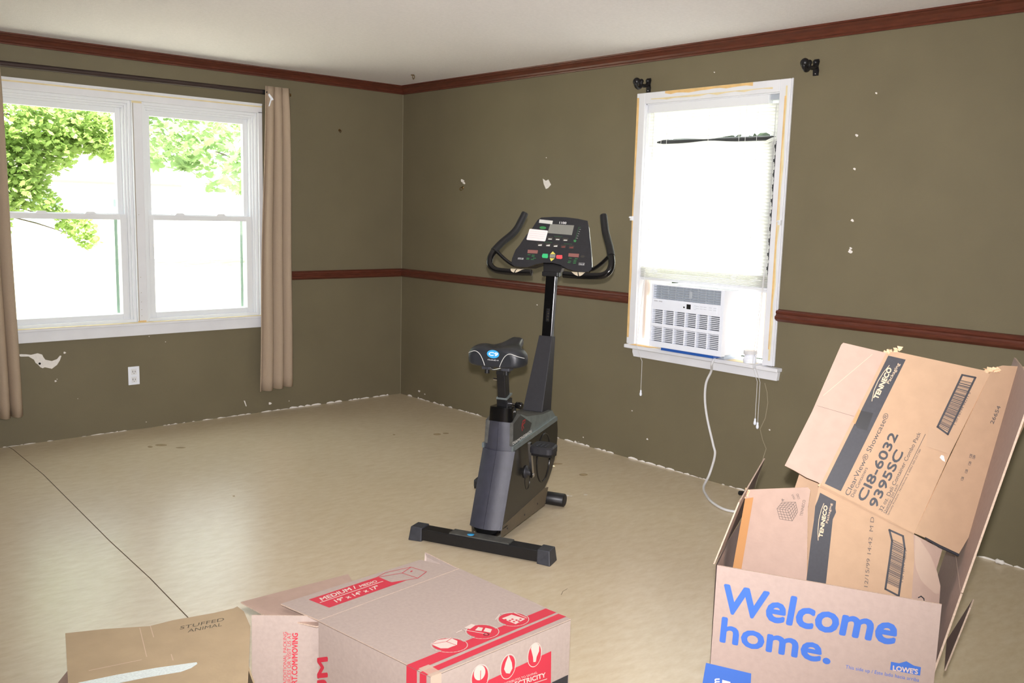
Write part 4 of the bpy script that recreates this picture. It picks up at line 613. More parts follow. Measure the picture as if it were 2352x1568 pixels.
  ['poly', [[0.3382, 0.0505], [0.3366, 0.0463], [0.333, 0.0445], [0.3274, 0.0457], [0.3241, 0.0469], [0.3204, 0.0495], [0.3272, 0.0538], [0.3321, 0.0536], [0.3394, 0.0528]], 'plaster'],
  ['poly', [[2.0529, 0.0526], [2.0509, 0.049], [2.0488, 0.0476], [2.0447, 0.0485], [2.0433, 0.0496], [2.0403, 0.0517], [2.0443, 0.0551], [2.0479, 0.0551], [2.0529, 0.0544]], 'plaster'],
  ['poly', [[3.4056, 0.3683], [3.4056, 0.3647], [3.4031, 0.3632], [3.3998, 0.3644], [3.397, 0.3654], [3.3951, 0.368], [3.3992, 0.3717], [3.4021, 0.3714], [3.4066, 0.3704]], 'plaster'],
  ['poly', [[2.3921, 2.1326], [2.3908, 2.129], [2.3881, 2.128], [2.3836, 2.1303], [2.3812, 2.1321], [2.3781, 2.1354], [2.3831, 2.1382], [2.387, 2.137], [2.3928, 2.1346]], 'plaster'],
  ['poly', [[1.5827, 0.8688], [1.5827, 0.8654], [1.5795, 0.8641], [1.5756, 0.8655], [1.5722, 0.8667], [1.5702, 0.8692], [1.5752, 0.8724], [1.5788, 0.8719], [1.584, 0.8707]], 'plaster'],
  ['poly', [[2.4523, 0.3002], [2.4489, 0.2965], [2.447, 0.2952], [2.4427, 0.2961], [2.4423, 0.2973], [2.4408, 0.2996], [2.4423, 0.3024], [2.4463, 0.3023], [2.4497, 0.3014]], 'plaster'],
  ['poly', [[1.6276, 1.8387], [1.6277, 1.8362], [1.6236, 1.8355], [1.6204, 1.8369], [1.6169, 1.8381], [1.6192, 1.8401], [1.6202, 1.8422], [1.6237, 1.8415], [1.6255, 1.8401]], 'plaster'],
  ['poly', [[1.5958, 1.7045], [1.6253, 1.6901], [1.6495, 1.6983], [1.6755, 1.6645], [1.648, 1.6422], [1.6277, 1.6366], [1.6056, 1.6705]], 'plaster'],
  ['line', [[3.3541, 0.6125], [3.3707, 0.568], [3.3803, 0.5106], [3.3706, 0.4258], [3.3432, 0.3608], [3.3635, 0.3049], [3.3881, 0.2621], [3.3714, 0.1984], [3.3643, 0.1485], [3.3473, 0.0838], [3.3374, 0.0326]], 0.0035, 'crack'],
  ['line', [[3.3907, 0.9322], [3.4054, 0.8069], [3.4046, 0.7139]], 0.004, 'plaster'],
 ]),
 'floor': dict(o=[0, 0, 0], U=[1, 0, 0], V=[0, 1, 0], N=[0, 0, 1], pr=[
  ['line', [[-2.8832, 0.1895], [-2.8636, -0.0834], [-2.8709, -0.7381], [-2.9307, -1.9561], [-2.9471, -2.4858], [-2.973, -2.9192], [-3.0151, -3.4528]], 0.004, 'seam'],
  ['poly', [[-0.5676, -1.2797], [-0.5796, -1.2886], [-0.5945, -1.2898], [-0.6075, -1.283], [-0.6146, -1.2703], [-0.6135, -1.2557], [-0.6046, -1.2438], [-0.5906, -1.2384], [-0.5759, -1.2412], [-0.5654, -1.2515], [-0.5622, -1.2658]], 'stain'],
  ['poly', [[-0.5104, -1.2913], [-0.5194, -1.2976], [-0.5308, -1.2982], [-0.541, -1.2928], [-0.5467, -1.2831], [-0.5461, -1.2722], [-0.5395, -1.2635], [-0.5288, -1.2598], [-0.5175, -1.2623], [-0.5092, -1.2702], [-0.5065, -1.281]], 'stain'],
  ['poly', [[-2.2221, -1.7037], [-2.2255, -1.7085], [-2.2294, -1.7105], [-2.2327, -1.7091], [-2.2343, -1.7047], [-2.2336, -1.6988], [-2.231, -1.6931], [-2.2272, -1.6895], [-2.2234, -1.6892], [-2.2208, -1.6922], [-2.2203, -1.6976]], 'stain'],
  ['poly', [[-2.1054, -0.5106], [-2.1155, -0.521], [-2.1316, -0.5212], [-2.1487, -0.5113], [-2.1614, -0.4944], [-2.1658, -0.4758], [-2.1603, -0.4613], [-2.1467, -0.4556], [-2.1293, -0.4605], [-2.1136, -0.4746], [-2.1047, -0.4933]], 'stain'],
  ['poly', [[-2.1901, -0.5009], [-2.1962, -0.5104], [-2.2043, -0.5139], [-2.2118, -0.5105], [-2.2164, -0.5011], [-2.2167, -0.4887], [-2.2124, -0.4772], [-2.205, -0.4703], [-2.1968, -0.4702], [-2.1905, -0.4769], [-2.1879, -0.4883]], 'stain'],
  ['poly', [[-2.0396, -0.637], [-2.0469, -0.6421], [-2.0597, -0.6397], [-2.0741, -0.6307], [-2.0855, -0.6179], [-2.0903, -0.6053], [-2.087, -0.5968], [-2.0765, -0.5953], [-2.0622, -0.6012], [-2.0487, -0.6126], [-2.0403, -0.6259]], 'stain'],
  ['poly', [[-0.4241, -2.2864], [-0.4375, -2.2892], [-0.4585, -2.2822], [-0.4807, -2.2677], [-0.4969, -2.2501], [-0.5021, -2.2351], [-0.4947, -2.2273], [-0.4768, -2.2293], [-0.4542, -2.2405], [-0.4341, -2.2574], [-0.4228, -2.2744]], 'stain'],
  ['poly', [[-0.4719, -2.5352], [-0.4855, -2.5426], [-0.5012, -2.5429], [-0.5139, -2.536], [-0.5198, -2.524], [-0.5169, -2.5107], [-0.5062, -2.5003], [-0.4909, -2.4961], [-0.4759, -2.4995], [-0.4661, -2.5095], [-0.4646, -2.5228]], 'stain'],
  ['poly', [[-0.82, -1.1119], [-0.8255, -1.1174], [-0.8314, -1.1196], [-0.8359, -1.1177], [-0.8376, -1.1124], [-0.8359, -1.1053], [-0.8313, -1.0987], [-0.8254, -1.0946], [-0.8199, -1.0944], [-0.8166, -1.0982], [-0.8167, -1.1047]], 'stain'],
  ['poly', [[-0.8366, -2.7471], [-0.8439, -2.7505], [-0.8522, -2.7491], [-0.8575, -2.7434], [-0.8573, -2.7362], [-0.8518, -2.7307], [-0.8435, -2.7296], [-0.8363, -2.7334], [-0.8336, -2.7403]], 'plaster'],
  ['poly', [[-0.7474, -2.7959], [-0.7532, -2.7976], [-0.7606, -2.7952], [-0.7662, -2.7898], [-0.7674, -2.784], [-0.7637, -2.7803], [-0.7567, -2.7807], [-0.7497, -2.7848], [-0.746, -2.7908]], 'plaster'],
  ['poly', [[-0.829, -2.7622], [-0.8338, -2.7646], [-0.8389, -2.7639], [-0.842, -2.7605], [-0.8416, -2.7559], [-0.838, -2.7522], [-0.8327, -2.7513], [-0.8283, -2.7535], [-0.8268, -2.7578]], 'plaster'],
  ['line', [[-1.7113, -3.596], [-1.743, -3.6031], [-1.772, -3.6224]], 0.002, 'seam'],
 ]),
}
# ------------------------------------------------------------------ room shell
XL, YB, H = -6.4, -8.0, 2.42
def chips(mb, axis, spans, seed):
    rnd = random.Random(seed)
    for a, b, hgt, dens in spans:
        x = a
        while x < b:
            L = rnd.uniform(.02, .09)
            if rnd.random() < dens:
                h1 = rnd.uniform(.3, 1) * hgt; h2 = rnd.uniform(.3, 1) * hgt; xe = min(x + L, b)
                q = [(x, 0.0005), (xe, 0.0005), (xe - L * .1, h2 * .7), (x + L * .6, h2), (x + L * .3, h1), (x + .003, h1 * .5)]
                pts = [(-p[0], -.0012, p[1]) if axis == 'A' else (-.0012, -p[0], p[1]) for p in q]
                mb.add(pts, [list(range(6))], 'plaster')
            x += L
WIN_A = (-2.88, -1.205, 0.70, 2.12)   # x0,x1,z0,z1 rough opening
WIN_B = (-3.36, -2.45, 0.70, 2.13)    # y0,y1,z0,z1
f = MB().box((XL, YB, -0.1), (0, 0, 0), 'plywood').prints(PR['floor'], 0.0004)
struct(f.build('floor'))
struct(MB().box((XL, YB, H), (0, 0, H + .1), 'ceiling').build('ceiling'))
T = .14
a = MB(); x0, x1, z0, z1 = WIN_A
a.box((XL - T, 0, -.1), (x0, T, H + .1), 'olive').box((x1, 0, -.1), (T, T, H + .1), 'olive').box((x0, 0, -.1), (x1, T, z0), 'olive').box((x0, 0, z1), (x1, T, H + .1), 'olive')
a.box((-.004, -.003, 0), (0, 0, 2.36), 'caulk').prints(PR['wallA'], 0.0006); chips(a, 'A', [(.03, .30, .012, .8), (.30, 1.0, .014, .97), (1.0, 1.3, .008, .5), (1.3, 2.9, .007, .45), (2.9, 3.2, .008, .6)], 2)
struct(a.build('wall_back'))
b = MB(); y0, y1, z0, z1 = WIN_B
b.box((0, YB, -.1), (T, y0, H + .1), 'olive').box((0, y1, -.1), (T, 0, H + .1), 'olive').box((0, y0, -.1), (T, y1, z0), 'olive').box((0, y0, z1), (T, y1, H + .1), 'olive')
b.prints(PR['wallB'], 0.0006); chips(b, 'B', [(.10, .55, .014, .85), (.55, 1.2, .012, .8), (1.2, 2.0, .016, .97), (2.0, 2.9, .013, .8), (2.9, 3.4, .008, .5), (4.3, 5.2, .010, .7)], 5)
struct(b.build('wall_right'))
struct(MB().box((XL - T, YB - T, -.1), (XL, 0, H + .1), 'olive').build('wall_left'))
c = MB(); c.box((XL, YB - T, -.1), (-4.4, YB, H + .1), 'olive').box((-2.0, YB - T, -.1), (T, YB, H + .1), 'olive').box((-4.4, YB - T, -.1), (-2.0, YB, .7), 'olive').box((-4.4, YB - T, 2.2), (-2.0, YB, H + .1), 'olive')
struct(c.build('wall_front'))
w3 = MB(); w3.box((-4.4, YB - .1, .7), (-4.34, YB, 2.2), 'white_trim').box((-2.06, YB - .1, .7), (-2.0, YB, 2.2), 'white_trim').box((-4.4, YB - .1, .7), (-2, YB, .76), 'white_trim').box((-4.4, YB - .1, 2.14), (-2, YB, 2.2), 'white_trim').box((-3.23, YB - .1, .7), (-3.17, YB, 2.2), 'white_trim')  # unseen window, added behind the camera to bring in ambient daylight
w3 = struct(w3.build('added_rear_window'))
g3 = MB().box((-4.34, YB - .06, .76), (-2.06, YB - .055, 2.14), 'glass').build('glass_pane', w3)
# crown moulding and chair rail (profiles swept along both walls, mitred in the corner)
CROWN = [(0, 0), (.010, 0), (.012, .008), (.018, .012), (.022, .022), (.034, .036), (.046, .044), (.050, .050), (.058, .052), (.060, .060), (0, .060)]
RAIL = [(0, 0), (.010, .002), (.016, .008), (.022, .014), (.024, .026), (.018, .032), (.014, .040), (.018, .046), (.018, .054), (.010, .062), (0, .065)]
def sweep(prof, z, name, spans):
    for i, (wall, s0, s1, m0, m1) in enumerate(spans):
        mb = MB()
        R0 = []; R1 = []
        for d, h in prof:
            e0 = s0 + d * m0; e1 = s1 - d * m1
            if wall == 'A': R0.append((-e0, -d, z + h)); R1.append((-e1, -d, z + h))
            else: R0.append((-d, -e0, z + h)); R1.append((-d, -e1, z + h))
        mb.loft([R0, R1], 'wood', False); struct(mb.build(name[i]))
sweep(CROWN, 2.36, ['trim_1', 'trim_2'], [('A', 0, -XL, 1, 0), ('B', 0, -YB, 1, 0)])
sweep(RAIL, .9503, ['trim_3', 'trim_4', 'trim_5'], [('A', 0, 1.13, 1, 0), ('B', 0, 2.392, 1, 0), ('B', 3.40, -YB, 0, 0)])
sweep(RAIL, .9503, ['trim_6'], [('A', 2.95, -XL, 0, 0)])

# ------------------------------------------------------------------ window_1 (twin double-hung, back wall)
W1 = bpy.data.objects.new('window_1', None); C.objects.link(W1); W1.location = (-2.045, 0, .70); struct(W1)
def wp(mb, name, par=W1, off=(2.045, 0, -.70), **k):
    mb.v = [p + Vector(off) for p in mb.v]; return mb.build(name, par, **k)
m = MB(); X0, X1 = -2.895, -1.197
m.box((X0, -.022, 2.112), (X1, 0.0, 2.172), 'white_trim').box((X0, -.026, 2.164), (X1, 0, 2.176), 'white_trim').box((X0, -.0228, 2.150), (X1, 0, 2.160), 'yellow_paint')
m.box((X1 - .03, -.022, .70), (X1, 0, 2.12), 'white_trim').box((X0, -.022, .70), (X0 + .03, 0, 2.12), 'white_trim')
wp(m, 'casing', bevel=.002)
m = MB().box((-2.083, -.024, .712), (-2.020, .10, 2.112), 'white_trim').box((-2.079, -.0246, .712), (-2.073, -.02, 2.10), 'crack')
for z in (.75, .79, .84, .90, 1.0, 1.4): m.box((-2.062, -.0246, z), (-2.056, -.02, z + .006), 'crack')
m.box((-2.083, -.0247, 2.098), (-2.020, -.02, 2.112), 'yellow_paint').box((-2.083, -.0247, .712), (-2.030, -.02, .722), 'bare_wood')
wp(m, 'mullion', bevel=.003)
m = MB().box((-2.93, -.045, .694), (-1.20, .03, .712), 'white_trim').box((-2.93, -.046, .7085), (-1.20, -.012, .7125), 'yellow_paint'); wp(m, 'sill', bevel=.003)
m = MB().box((-2.90, -.022, .625), (-1.215, 0, .694), 'white_trim'); wp(m, 'apron', bevel=.002)
for ux0, ux1 in ((-2.865, -2.083), (-2.020, -1.227)):
    # stepped vinyl frame, then upper and lower sash
    m = MB()
    def ring(mb, xa, xb, za, zb, w, y0, y1, mt='vinyl', bot=None):
        bw = w if bot is None else bot
        mb.box((xa, y0, za), (xa + w, y1, zb), mt).box((xb - w, y0, za), (xb, y1, zb), mt).box((xa + w, y0, zb - w), (xb - w, y1, zb), mt).box((xa + w, y0, za), (xb - w, y1, za + bw), mt)
    ring(m, ux0, ux1, .712, 2.112, .018, .000, .10); ring(m, ux0 + .018, ux1 - .018, .712, 2.094, .014, .016, .10); ring(m, ux0 + .032, ux1 - .032, .712, 2.080, .012, .030, .10, bot=.004)
    wp(m, 'window_frame', bevel=.0015)
    a0, a1 = ux0 + .040, ux1 - .040
    m = MB(); ring(m, a0, a1, 1.372, 2.070, .036, .062, .095); up = wp(m, 'upper_sash', bevel=.002)
    g = MB().box((a0 + .034, .078, 1.40), (a1 - .034, .082, 2.036), 'glass'); g.v = [p + Vector((2.045, 0, -.7)) for p in g.v]; g.build('glass_pane', up)
    m = MB(); ring(m, a0, a1, .722, 1.402, .034, .030, .062, bot=.042); lo = wp(m, 'lower_sash', bevel=.002)
    g = MB().box((a0 + .032, .044, .76), (a1 - .032, .048, 1.37), 'glass'); g.v = [p + Vector((2.045, 0, -.7)) for p in g.v]; g.build('glass_pane', lo)
    sc = MB().box((a1 - .052, .088, .765), (a1 - .034, .094, 1.368), 'screen_frame'); sc.v = [p + Vector((2.045, 0, -.7)) for p in sc.v]; sc.build('screen_track', W1)
    for q in (.3, .7):
        xc = a0 + (a1 - a0) * q
        g = MB().prism([(xc - .035, .034, 1.402), (xc + .035, .034, 1.402), (xc + .022, .034, 1.416), (xc - .022, .034, 1.416)], (0, .024, 0), 'vinyl'); g.v = [p + Vector((2.045, 0, -.7)) for p in g.v]; g.build('sash_lock', lo, bevel=.002)

# ------------------------------------------------------------------ window_2 (right wall, single)
W2 = bpy.data.objects.new('window_2', None); C.objects.link(W2); W2.location = (0, -2.905, .70); struct(W2)
def wb(mb, name, par=W2, **k):
    mb.v = [p + Vector((0, 2.905, -.70)) for p in mb.v]; return mb.build(name, par, **k)
def wavy(mb, y0, y1, z0, z1, x, mt, seed, vert=True, n=14, amp=.5):
    r = random.Random(seed); A = []; B = []
    for i in range(n + 1):
        t = i / n
        if vert: z = z0 + (z1 - z0) * t; wd = (y1 - y0) * (1 - amp * r.random()); A.append((x, y0, z)); B.append((x, y0 + wd, z))
        else: y = y0 + (y1 - y0) * t; wd = (z1 - z0) * (1 - amp * r.random()); A.append((x, y, z1)); B.append((x, y, z1 - wd))
    for i in range(n): mb.add([A[i], A[i + 1], B[i + 1], B[i]], [(0, 1, 2, 3)], mt)
m = MB(); o0, o1, ot = -3.402, -2.392, 2.185
m.box((-.020, o0, .712), (0, o0 + .062, ot), 'white_trim').box((-.020, o1 - .062, .712), (0, o1, ot), 'white_trim').box((-.020, o0 + .062, ot - .062), (0, o1 - .062, ot), 'white_trim')
m.box((-.013, o0 - .006, .712), (0, o0, ot + .003), 'white_trim')
wavy(m, o1 - .002, o1 - .020, .75, 2.16, -.0206, 'bare_wood', 4, amp=.6); wavy(m, o0 + .026, o0 + .010, .74, 2.15, -.0206, 'yellow_paint', 9, amp=.6); wavy(m, o0 + .030, o0 + .018, .80, 2.10, -.0209, 'bare_wood', 12, amp=.9)
wavy(m, -3.18, -2.60, ot - .022, ot - .001, -.0206, 'bare_wood', 21, vert=False, amp=.5); wavy(m, -3.30, -2.50, ot - .050, ot - .036, -.0206, 'yellow_paint', 25, vert=False, amp=.8)
wb(m, 'casing', bevel=.003)
m = MB(); i0, i1, it = o0 + .055, o1 - .055, ot - .055
m.box((-.004, i0 - .008, .70), (.14, i0 + .012, it + .008), 'white_trim').box((-.004, i1 - .012, .70), (.14, i1 + .008, it + .008), 'white_trim').box((-.004, i0, it - .012), (.14, i1, it + .008), 'white_trim')
wb(m, 'jamb')
m = MB(); m.box((-.075, -3.322, .693), (.13, -2.420, .715), 'white_trim').box((-.05, -3.452, .688), (.0, -3.322, .708), 'white_trim')
m.add([(-.074, -2.46, .7158), (-.074, -2.62, .7158), (-.02, -2.68, .7158), (-.02, -2.46, .7158)], [(0, 1, 2, 3)], 'bare_wood').add([(-.07, -3.15, .7158), (-.07, -3.31, .7158), (0, -3.31, .7158), (0, -3.15, .7158)], [(0, 1, 2, 3)], 'yellow_paint')
wb(m, 'sill', bevel=.004)
m = MB(); m.prism([(-.022, -3.436, .640), (-.022, -2.455, .640), (-.022, -2.445, .665), (-.022, -2.445, .693), (-.022, -3.442, .693)], (.022, 0, 0), 'white_trim'); wb(m, 'apron', bevel=.002)
m = MB()
for dx in (0,):
    m.box((.075, i0 + .012, .715), (.11, i0 + .052, it - .012), 'vinyl').box((.075, i1 - .052, .715), (.11, i1 - .012, it - .012), 'vinyl').box((.075, i0, it - .052), (.11, i1, it - .012), 'vinyl')
wb(m, 'upper_sash')
m = MB().box((.060, i0 + .012, 1.10), (.095, i1 - .012, 1.145), 'vinyl').box((.060, i0 + .012, 1.145), (.09, i0 + .05, 1.5), 'vinyl').box((.060, i1 - .05, 1.145), (.09, i1 - .012, 1.5), 'vinyl').box((.060, i0 + .012, 1.46), (.09, i1 - .012, 1.50), 'vinyl')
wb(m, 'lower_sash')
wb(MB().box((.050, -3.318, 1.17), (.062, -3.272, 1.88), 'black_matte').box((.048, i1 - .030, 1.5), (.062, i1 - .012, 1.88), 'black_matte'), 'gap_shade_strip')  # added black strips stand in for the darkness in gaps beside the slats
tr = MB().lathe((.058, -2.50, 1.905), (0, -1, -.012), [(0, .006), (.006, .016), (.775, .018), (.790, .021), (.80, .012)], 'black_matte', 14).build('tension_rod'); tag(tr, 'dark rod behind the bent slats near the top of the small window', 'rod')
wb(MB().box((.088, i0 + .05, 1.14), (.092, i1 - .05, it - .05), 'glass'), 'glass_pane')
for yy in (o0 + .006, o1 - .006):
    wb(MB().box((-.034, yy - .008, 1.45), (-.020, yy + .008, 1.475), 'vinyl').tube([(-.03, yy, 1.462), (-.044, yy + .004, 1.47)], .005, 'vinyl', 8), 'catch')

# ------------------------------------------------------------------ blind in window_2
BL = thing('mini_blind', 'white slatted blind with bent slats covering the small window above the air conditioner', 'blind', (.03, -2.895, 2.12))
def bl(mb, name, par=BL, **k):
    mb.v = [p - Vector((.03, -2.895, 2.12)) for p in mb.v]; return mb.build(name, par, **k)
bl(MB().box((.005, -3.265, 2.072), (.045, -2.462, 2.136), 'vinyl'), 'headrail', bevel=.002)
bl(MB().box((.018, -3.335, 2.09), (.04, -3.268, 2.13), 'ac_grey'), 'bracket')
m = MB(); ns = 48
for k in range(ns):
    z = 2.062 - k * .0187
    zc_ = z
    def edge(y, z):
        t = (y + 2.52) / (-3.29 + 2.52); g = 0
        if 0 <= t <= 1:
            g = (.022 + .016 * t) * (1 - math.exp(-((t - .47) / .15) ** 2) * .65) * min(1, 30 * t, 60 * (1 - t))
        d = z - 1.903
        return (g * .70 if zc_ > 1.903 else -g * .55) * math.exp(-abs(d) / .05) if abs(d) < .12 else 0
    ye = -3.300 - .012 * abs(math.sin(k * 2.3)) if k > 9 else -3.322
    for sy in range(24):
        ya = -2.462 + (ye + 2.462) * sy / 24; yb = -2.462 + (ye + 2.462) * (sy + 1) / 24
        P = []
        for (xx, zz) in ((.020, z + .0112), (.026, z), (.022, z - .0112)):
            P.append([(xx, yy, zz + edge(yy, zz)) for yy in (ya, yb)])
        for q in range(2): m.add([P[q][0], P[q][1], P[q + 1][1], P[q + 1][0]], [(0, 1, 2, 3)], 'slat', True)
bl(m, 'slats')
m = MB()
for k in range(7): m.box((.004 + .001 * (k % 2), -3.328, 1.122 + k * .0085), (.034, -2.448, 1.1275 + k * .0085), 'slat')
bl(m, 'stacked_slats')
bl(MB().box((.002, -3.326, 1.104), (.034, -2.450, 1.119), 'vinyl'), 'bottom_rail', bevel=.002)
for y in (-2.56, -2.60, -2.89, -3.09, -3.13, -3.20): bl(MB().tube([(.012, y, 2.07), (.012, y, 1.12)], .0012, 'cord_white', 6), 'ladder_cord')
for y, zb in ((-2.530, .415), (-3.326, .390), (-3.343, .372)):
    c_ = MB().tube([(-.002, y + .02 if y > -3 else -3.315, 2.07), (-.012, y + .01 if y > -3 else -3.32, 1.3), (-.086, y, .72), (-.080, y, .70), (-.030, y, .62), (-.028, y, zb + .03)], .0016, 'cord_white', 6)
    cc = bl(c_, 'pull_cord'); t_ = MB().lathe((-.028, y, zb + .03), (0, 0, -1), [(0, .003), (.004, .0055), (.014, .0055), (.020, .0078), (.030, .0080), (.036, .004)], 'plastic_white', 10); bl(t_, 'tassel', cc)

# ------------------------------------------------------------------ air conditioner
AC = thing('air_conditioner', 'white window air conditioner resting on the sill of the small window', 'air conditioner', (-.02, -2.915, .716))
def ac(mb, name, par=AC, **k):
    mb.v = [p - Vector((-.02, -2.915, .716)) for p in mb.v]; return mb.build(name, par, **k)
ya, yb, za, zb = -3.163, -2.668, .740, 1.098
ac(MB().box((-.105, ya + .004, za + .004), (.34, yb - .004, zb - .004), 'plastic_white'), 'case', bevel=.003)
# front bezel frame with openings
fr = MB(); xf = -.14
def slab(y0, y1, z0, z1, mt='plastic_white', x0=xf, x1=-.105): fr.box((x0, min(y0, y1), z0), (x1, max(y0, y1), z1), mt)
slab(ya, ya + .022, za, zb); slab(yb - .012, yb, za, zb); yi_, yo_ = ya + .022, yb - .012; slab(yi_, yo_, za, .772); slab(yi_, yo_, .955, 1.016); slab(yi_, yo_, 1.092, zb); slab(yi_, yo_, .856, .876)
gy0, gy1 = ya + .022, yb - .012
slab(gy0, gy1, .77, .955, 'slot', -.112, -.105)
for i in range(1, 6):
    y = gy1 + (gy0 - gy1) * i / 6; slab(y - .004, y + .004, .772, .955, x0=-.138)
ac(fr, 'front_panel', bevel=.0015)
g = MB()
for z_a in (.772, .876):
    for j in range(8):
        z = z_a + .0062 + j * .0101; g.box((-.137, gy0, z), (-.116, gy1, z + .0046), 'plastic_white')
ac(g, 'intake_grille')
g = MB(); g.box((-.112, ya + .022, 1.016), (-.105, yb - .012, 1.092), 'ac_grey')
for j in range(5): g.box((-.134, ya + .022, 1.024 + j * .014), (-.116, yb - .012, 1.027 + j * .014), 'ac_grey')
for j in range(1, 9):
    y = yb - .012 + (ya - yb + .034) * j / 9; g.box((-.132, y - .0012, 1.016), (-.114, y + .0012, 1.092), 'ac_grey')
g.box((-.136, -2.95, 1.035), (-.12, -2.93, 1.075), 'ac_grey')
for _a, _b in ((1.030, 1.044), (1.058, 1.072)): g.box((-.111, -3.08, _a), (-.1045, -2.80, _b), 'cardlight')
ac(g, 'air_vent')
ac(MB().box((-.1415, -2.948, .976), (-.139, -2.920, 1.003), 'hole'), 'display')
g = MB(); g.box((-.1412, -3.12, .970), (-.1398, -2.68, 1.008), 'plastic_white').box((-.1415, -2.908, .980), (-.139, -2.898, .988), 'hole')
PA = dict(o=(-.1413, 0, 0), U=(0, -1, 0), V=(0, 0, 1), N=(-1, 0, 0), pr=[['text', 'GENERAL', (2.690, 1.0), (2.718, .9995), (2.690, 1.006), 'inkpale', 0], ['text', 'AIRE', (2.724, .9995), (2.750, .999), (2.724, 1.0055), 'inkpale', 0]] +
         [['line', [(a_, z_), (a_ + .018, z_)], .0016, 'ac_grey'] for a_ in (2.985, 3.01, 3.035, 3.07, 3.10) for z_ in (.985, .997)] + [['line', [(2.972, .978), (2.984, .978), (2.984, 1.0), (2.972, 1.0), (2.972, .978)], .001, 'ac_grey']])
g.prints(PA, .0004); ac(g, 'control_panel')
g = MB()
for j in range(13):
    y = ya - .004 - j * .0128; g.add([(.045, y, .745), (.045, y, 1.10), (.065 if j % 2 else .055, y - .0064, 1.10), (.065 if j % 2 else .055, y - .0064, .745)], [(0, 1, 2, 3)], 'accordion').add([(.065 if j % 2 else .055, y - .0064, .745), (.065 if j % 2 else .055, y - .0064, 1.10), (.045, y - .0128, 1.10), (.045, y - .0128, .745)], [(0, 1, 2, 3)], 'accordion')
g.box((.04, ya - .19, .735), (.07, ya, .750), 'vinyl').box((.04, ya - .19, 1.09), (.07, ya, 1.104), 'vinyl').box((.04, ya - .185, .74), (.07, ya - .172, 1.10), 'vinyl')
ac(g, 'side_curtain')
g = MB()
for j in range(14):
    y = yb + .004 + j * .0145; q = .065 if j % 2 else .05; g.add([(.045, y, .745), (.045, y, 1.10), (q, y + .0072, 1.10), (q, y + .0072, .745)], [(0, 1, 2, 3)], 'accordion').add([(q, y + .0072, .745), (q, y + .0072, 1.10), (.045, y + .0145, 1.10), (.045, y + .0145, .745)], [(0, 1, 2, 3)], 'accordion')
ac(g, 'side_curtain')
ac(MB().box((-.12, -3.10, .722), (-.05, -2.74, .740), 'blue_film').box((-.05, -3.12, .7155), (.10, -2.70, .740), 'ac_grey'), 'base_foam')
def smoothpath(P, n=8):
    P = [Vector(p) for p in P]; out = []
    for i in range(len(P) - 1):
        p0 = P[max(i - 1, 0)]; p1 = P[i]; p2 = P[i + 1]; p3 = P[min(i + 2, len(P) - 1)]
        for k in range(n):
            t = k / n; out.append(.5 * ((2 * p1) + (p2 - p0) * t + (2 * p0 - 5 * p1 + 4 * p2 - p3) * t * t + (3 * p1 - p0 - 3 * p2 + p3) * t ** 3))
    return out + [P[-1]]
CORD = [(-.07, -3.085, .738), (-.10, -3.08, .69), (-.06, -3.05, .64), (-.055, -3.016, .564), (-.055, -3.016, .465), (-.055, -3.041, .358), (-.05, -3.083, .230), (-.05, -3.099, .171), (-.06, -3.078, .06), (-.16, -3.115, .012), (-.27, -3.215, .009), (-.35, -3.32, .009), (-.385, -3.43, .009), (-.32, -3.52, .009), (-.20, -3.62, .009)]
ac(MB().tube(smoothpath(CORD), .0068, 'cord_white', 10), 'power_cord')
# ------------------------------------------------------------------ small things round the windows
cn = thing('round_canister', 'small round white canister with a notched side on the window sill beside the air conditioner', 'canister', (-.035, -3.275, .7152))
MB().lathe((0, 0, 0), (0, 0, 1), [(0, .034), (.012, .036), (.030, .034), (.034, .028), (.046, .028), (.050, .034)], 'plastic_white', 24).build('body', cn)
MB().lathe((0, 0, .050), (0, 0, 1), [(0, .036), (.014, .036), (.018, .032)], 'cord_white', 24).build('lid', cn)
def rod_bracket(y, z, label):
    t = thing('rod_bracket', label, 'curtain rod bracket', (0, y, z), 0, 'empty rod brackets above the small window')
    MB().prism([(-.006, -.014, -.045), (-.006, .014, -.045), (-.006, .016, -.02), (-.006, .011, .0), (-.006, .016, .022), (-.006, .013, .034), (-.006, -.013, .034), (-.006, -.016, .022), (-.006, -.011, 0), (-.006, -.016, -.02)], (.006, 0, 0), 'iron').ball((-.007, 0, -.036), .0035, 'chrome', 8).ball((-.012, 0, .018), .014, 'iron').build('wall_plate', t, bevel=.001)
    MB().tube(smoothpath([(-.006, 0, .004), (-.03, 0, -.010), (-.055, 0, -.012), (-.070, 0, -.010)], 5), [.014] * 3 + [.010] * 12 + [.012], 'iron', 12).build('arm', t)
    pts = [(-.094 + .024 * math.cos(q), 0, -.004 + .024 * math.sin(q)) for q in [PI * (.30 - 1.5 * k / 14) for k in range(15)]]
    hk = MB().tube(pts, [.011] * 15, 'iron', 10); hk.ball((-.094 - .016, 0, .004), .022, 'iron').ball((-.070, 0, .010), .014, 'iron'); hk.build('hook_cup', t)
    return t
rod_bracket(-2.462, 2.234, 'black metal rod bracket over the left corner of the small window')
rod_bracket(-3.527, 2.232, 'black metal rod bracket beyond the right corner of the small window')
o = thing('power_outlet', 'white rectangular power outlet on the olive wall under the twin window', 'power outlet', (-2.1155, 0, .361))
MB().box((-.036, -.006, -.060), (.036, 0, .060), 'plastic_white').build('cover_plate', o, bevel=.002)
for z in (.026, -.026):
    s_ = MB().box((-.017, -.0075, z - .019), (.017, -.006, z + .019), 'vinyl'); s_.box((-.009, -.0078, z - .004), (-.006, -.0074, z + .008), 'slot').box((.006, -.0078, z - .004), (.009, -.0074, z + .006), 'slot').box((-.002, -.0078, z - .013), (.002, -.0074, z - .009), 'slot'); s_.build('socket', o)
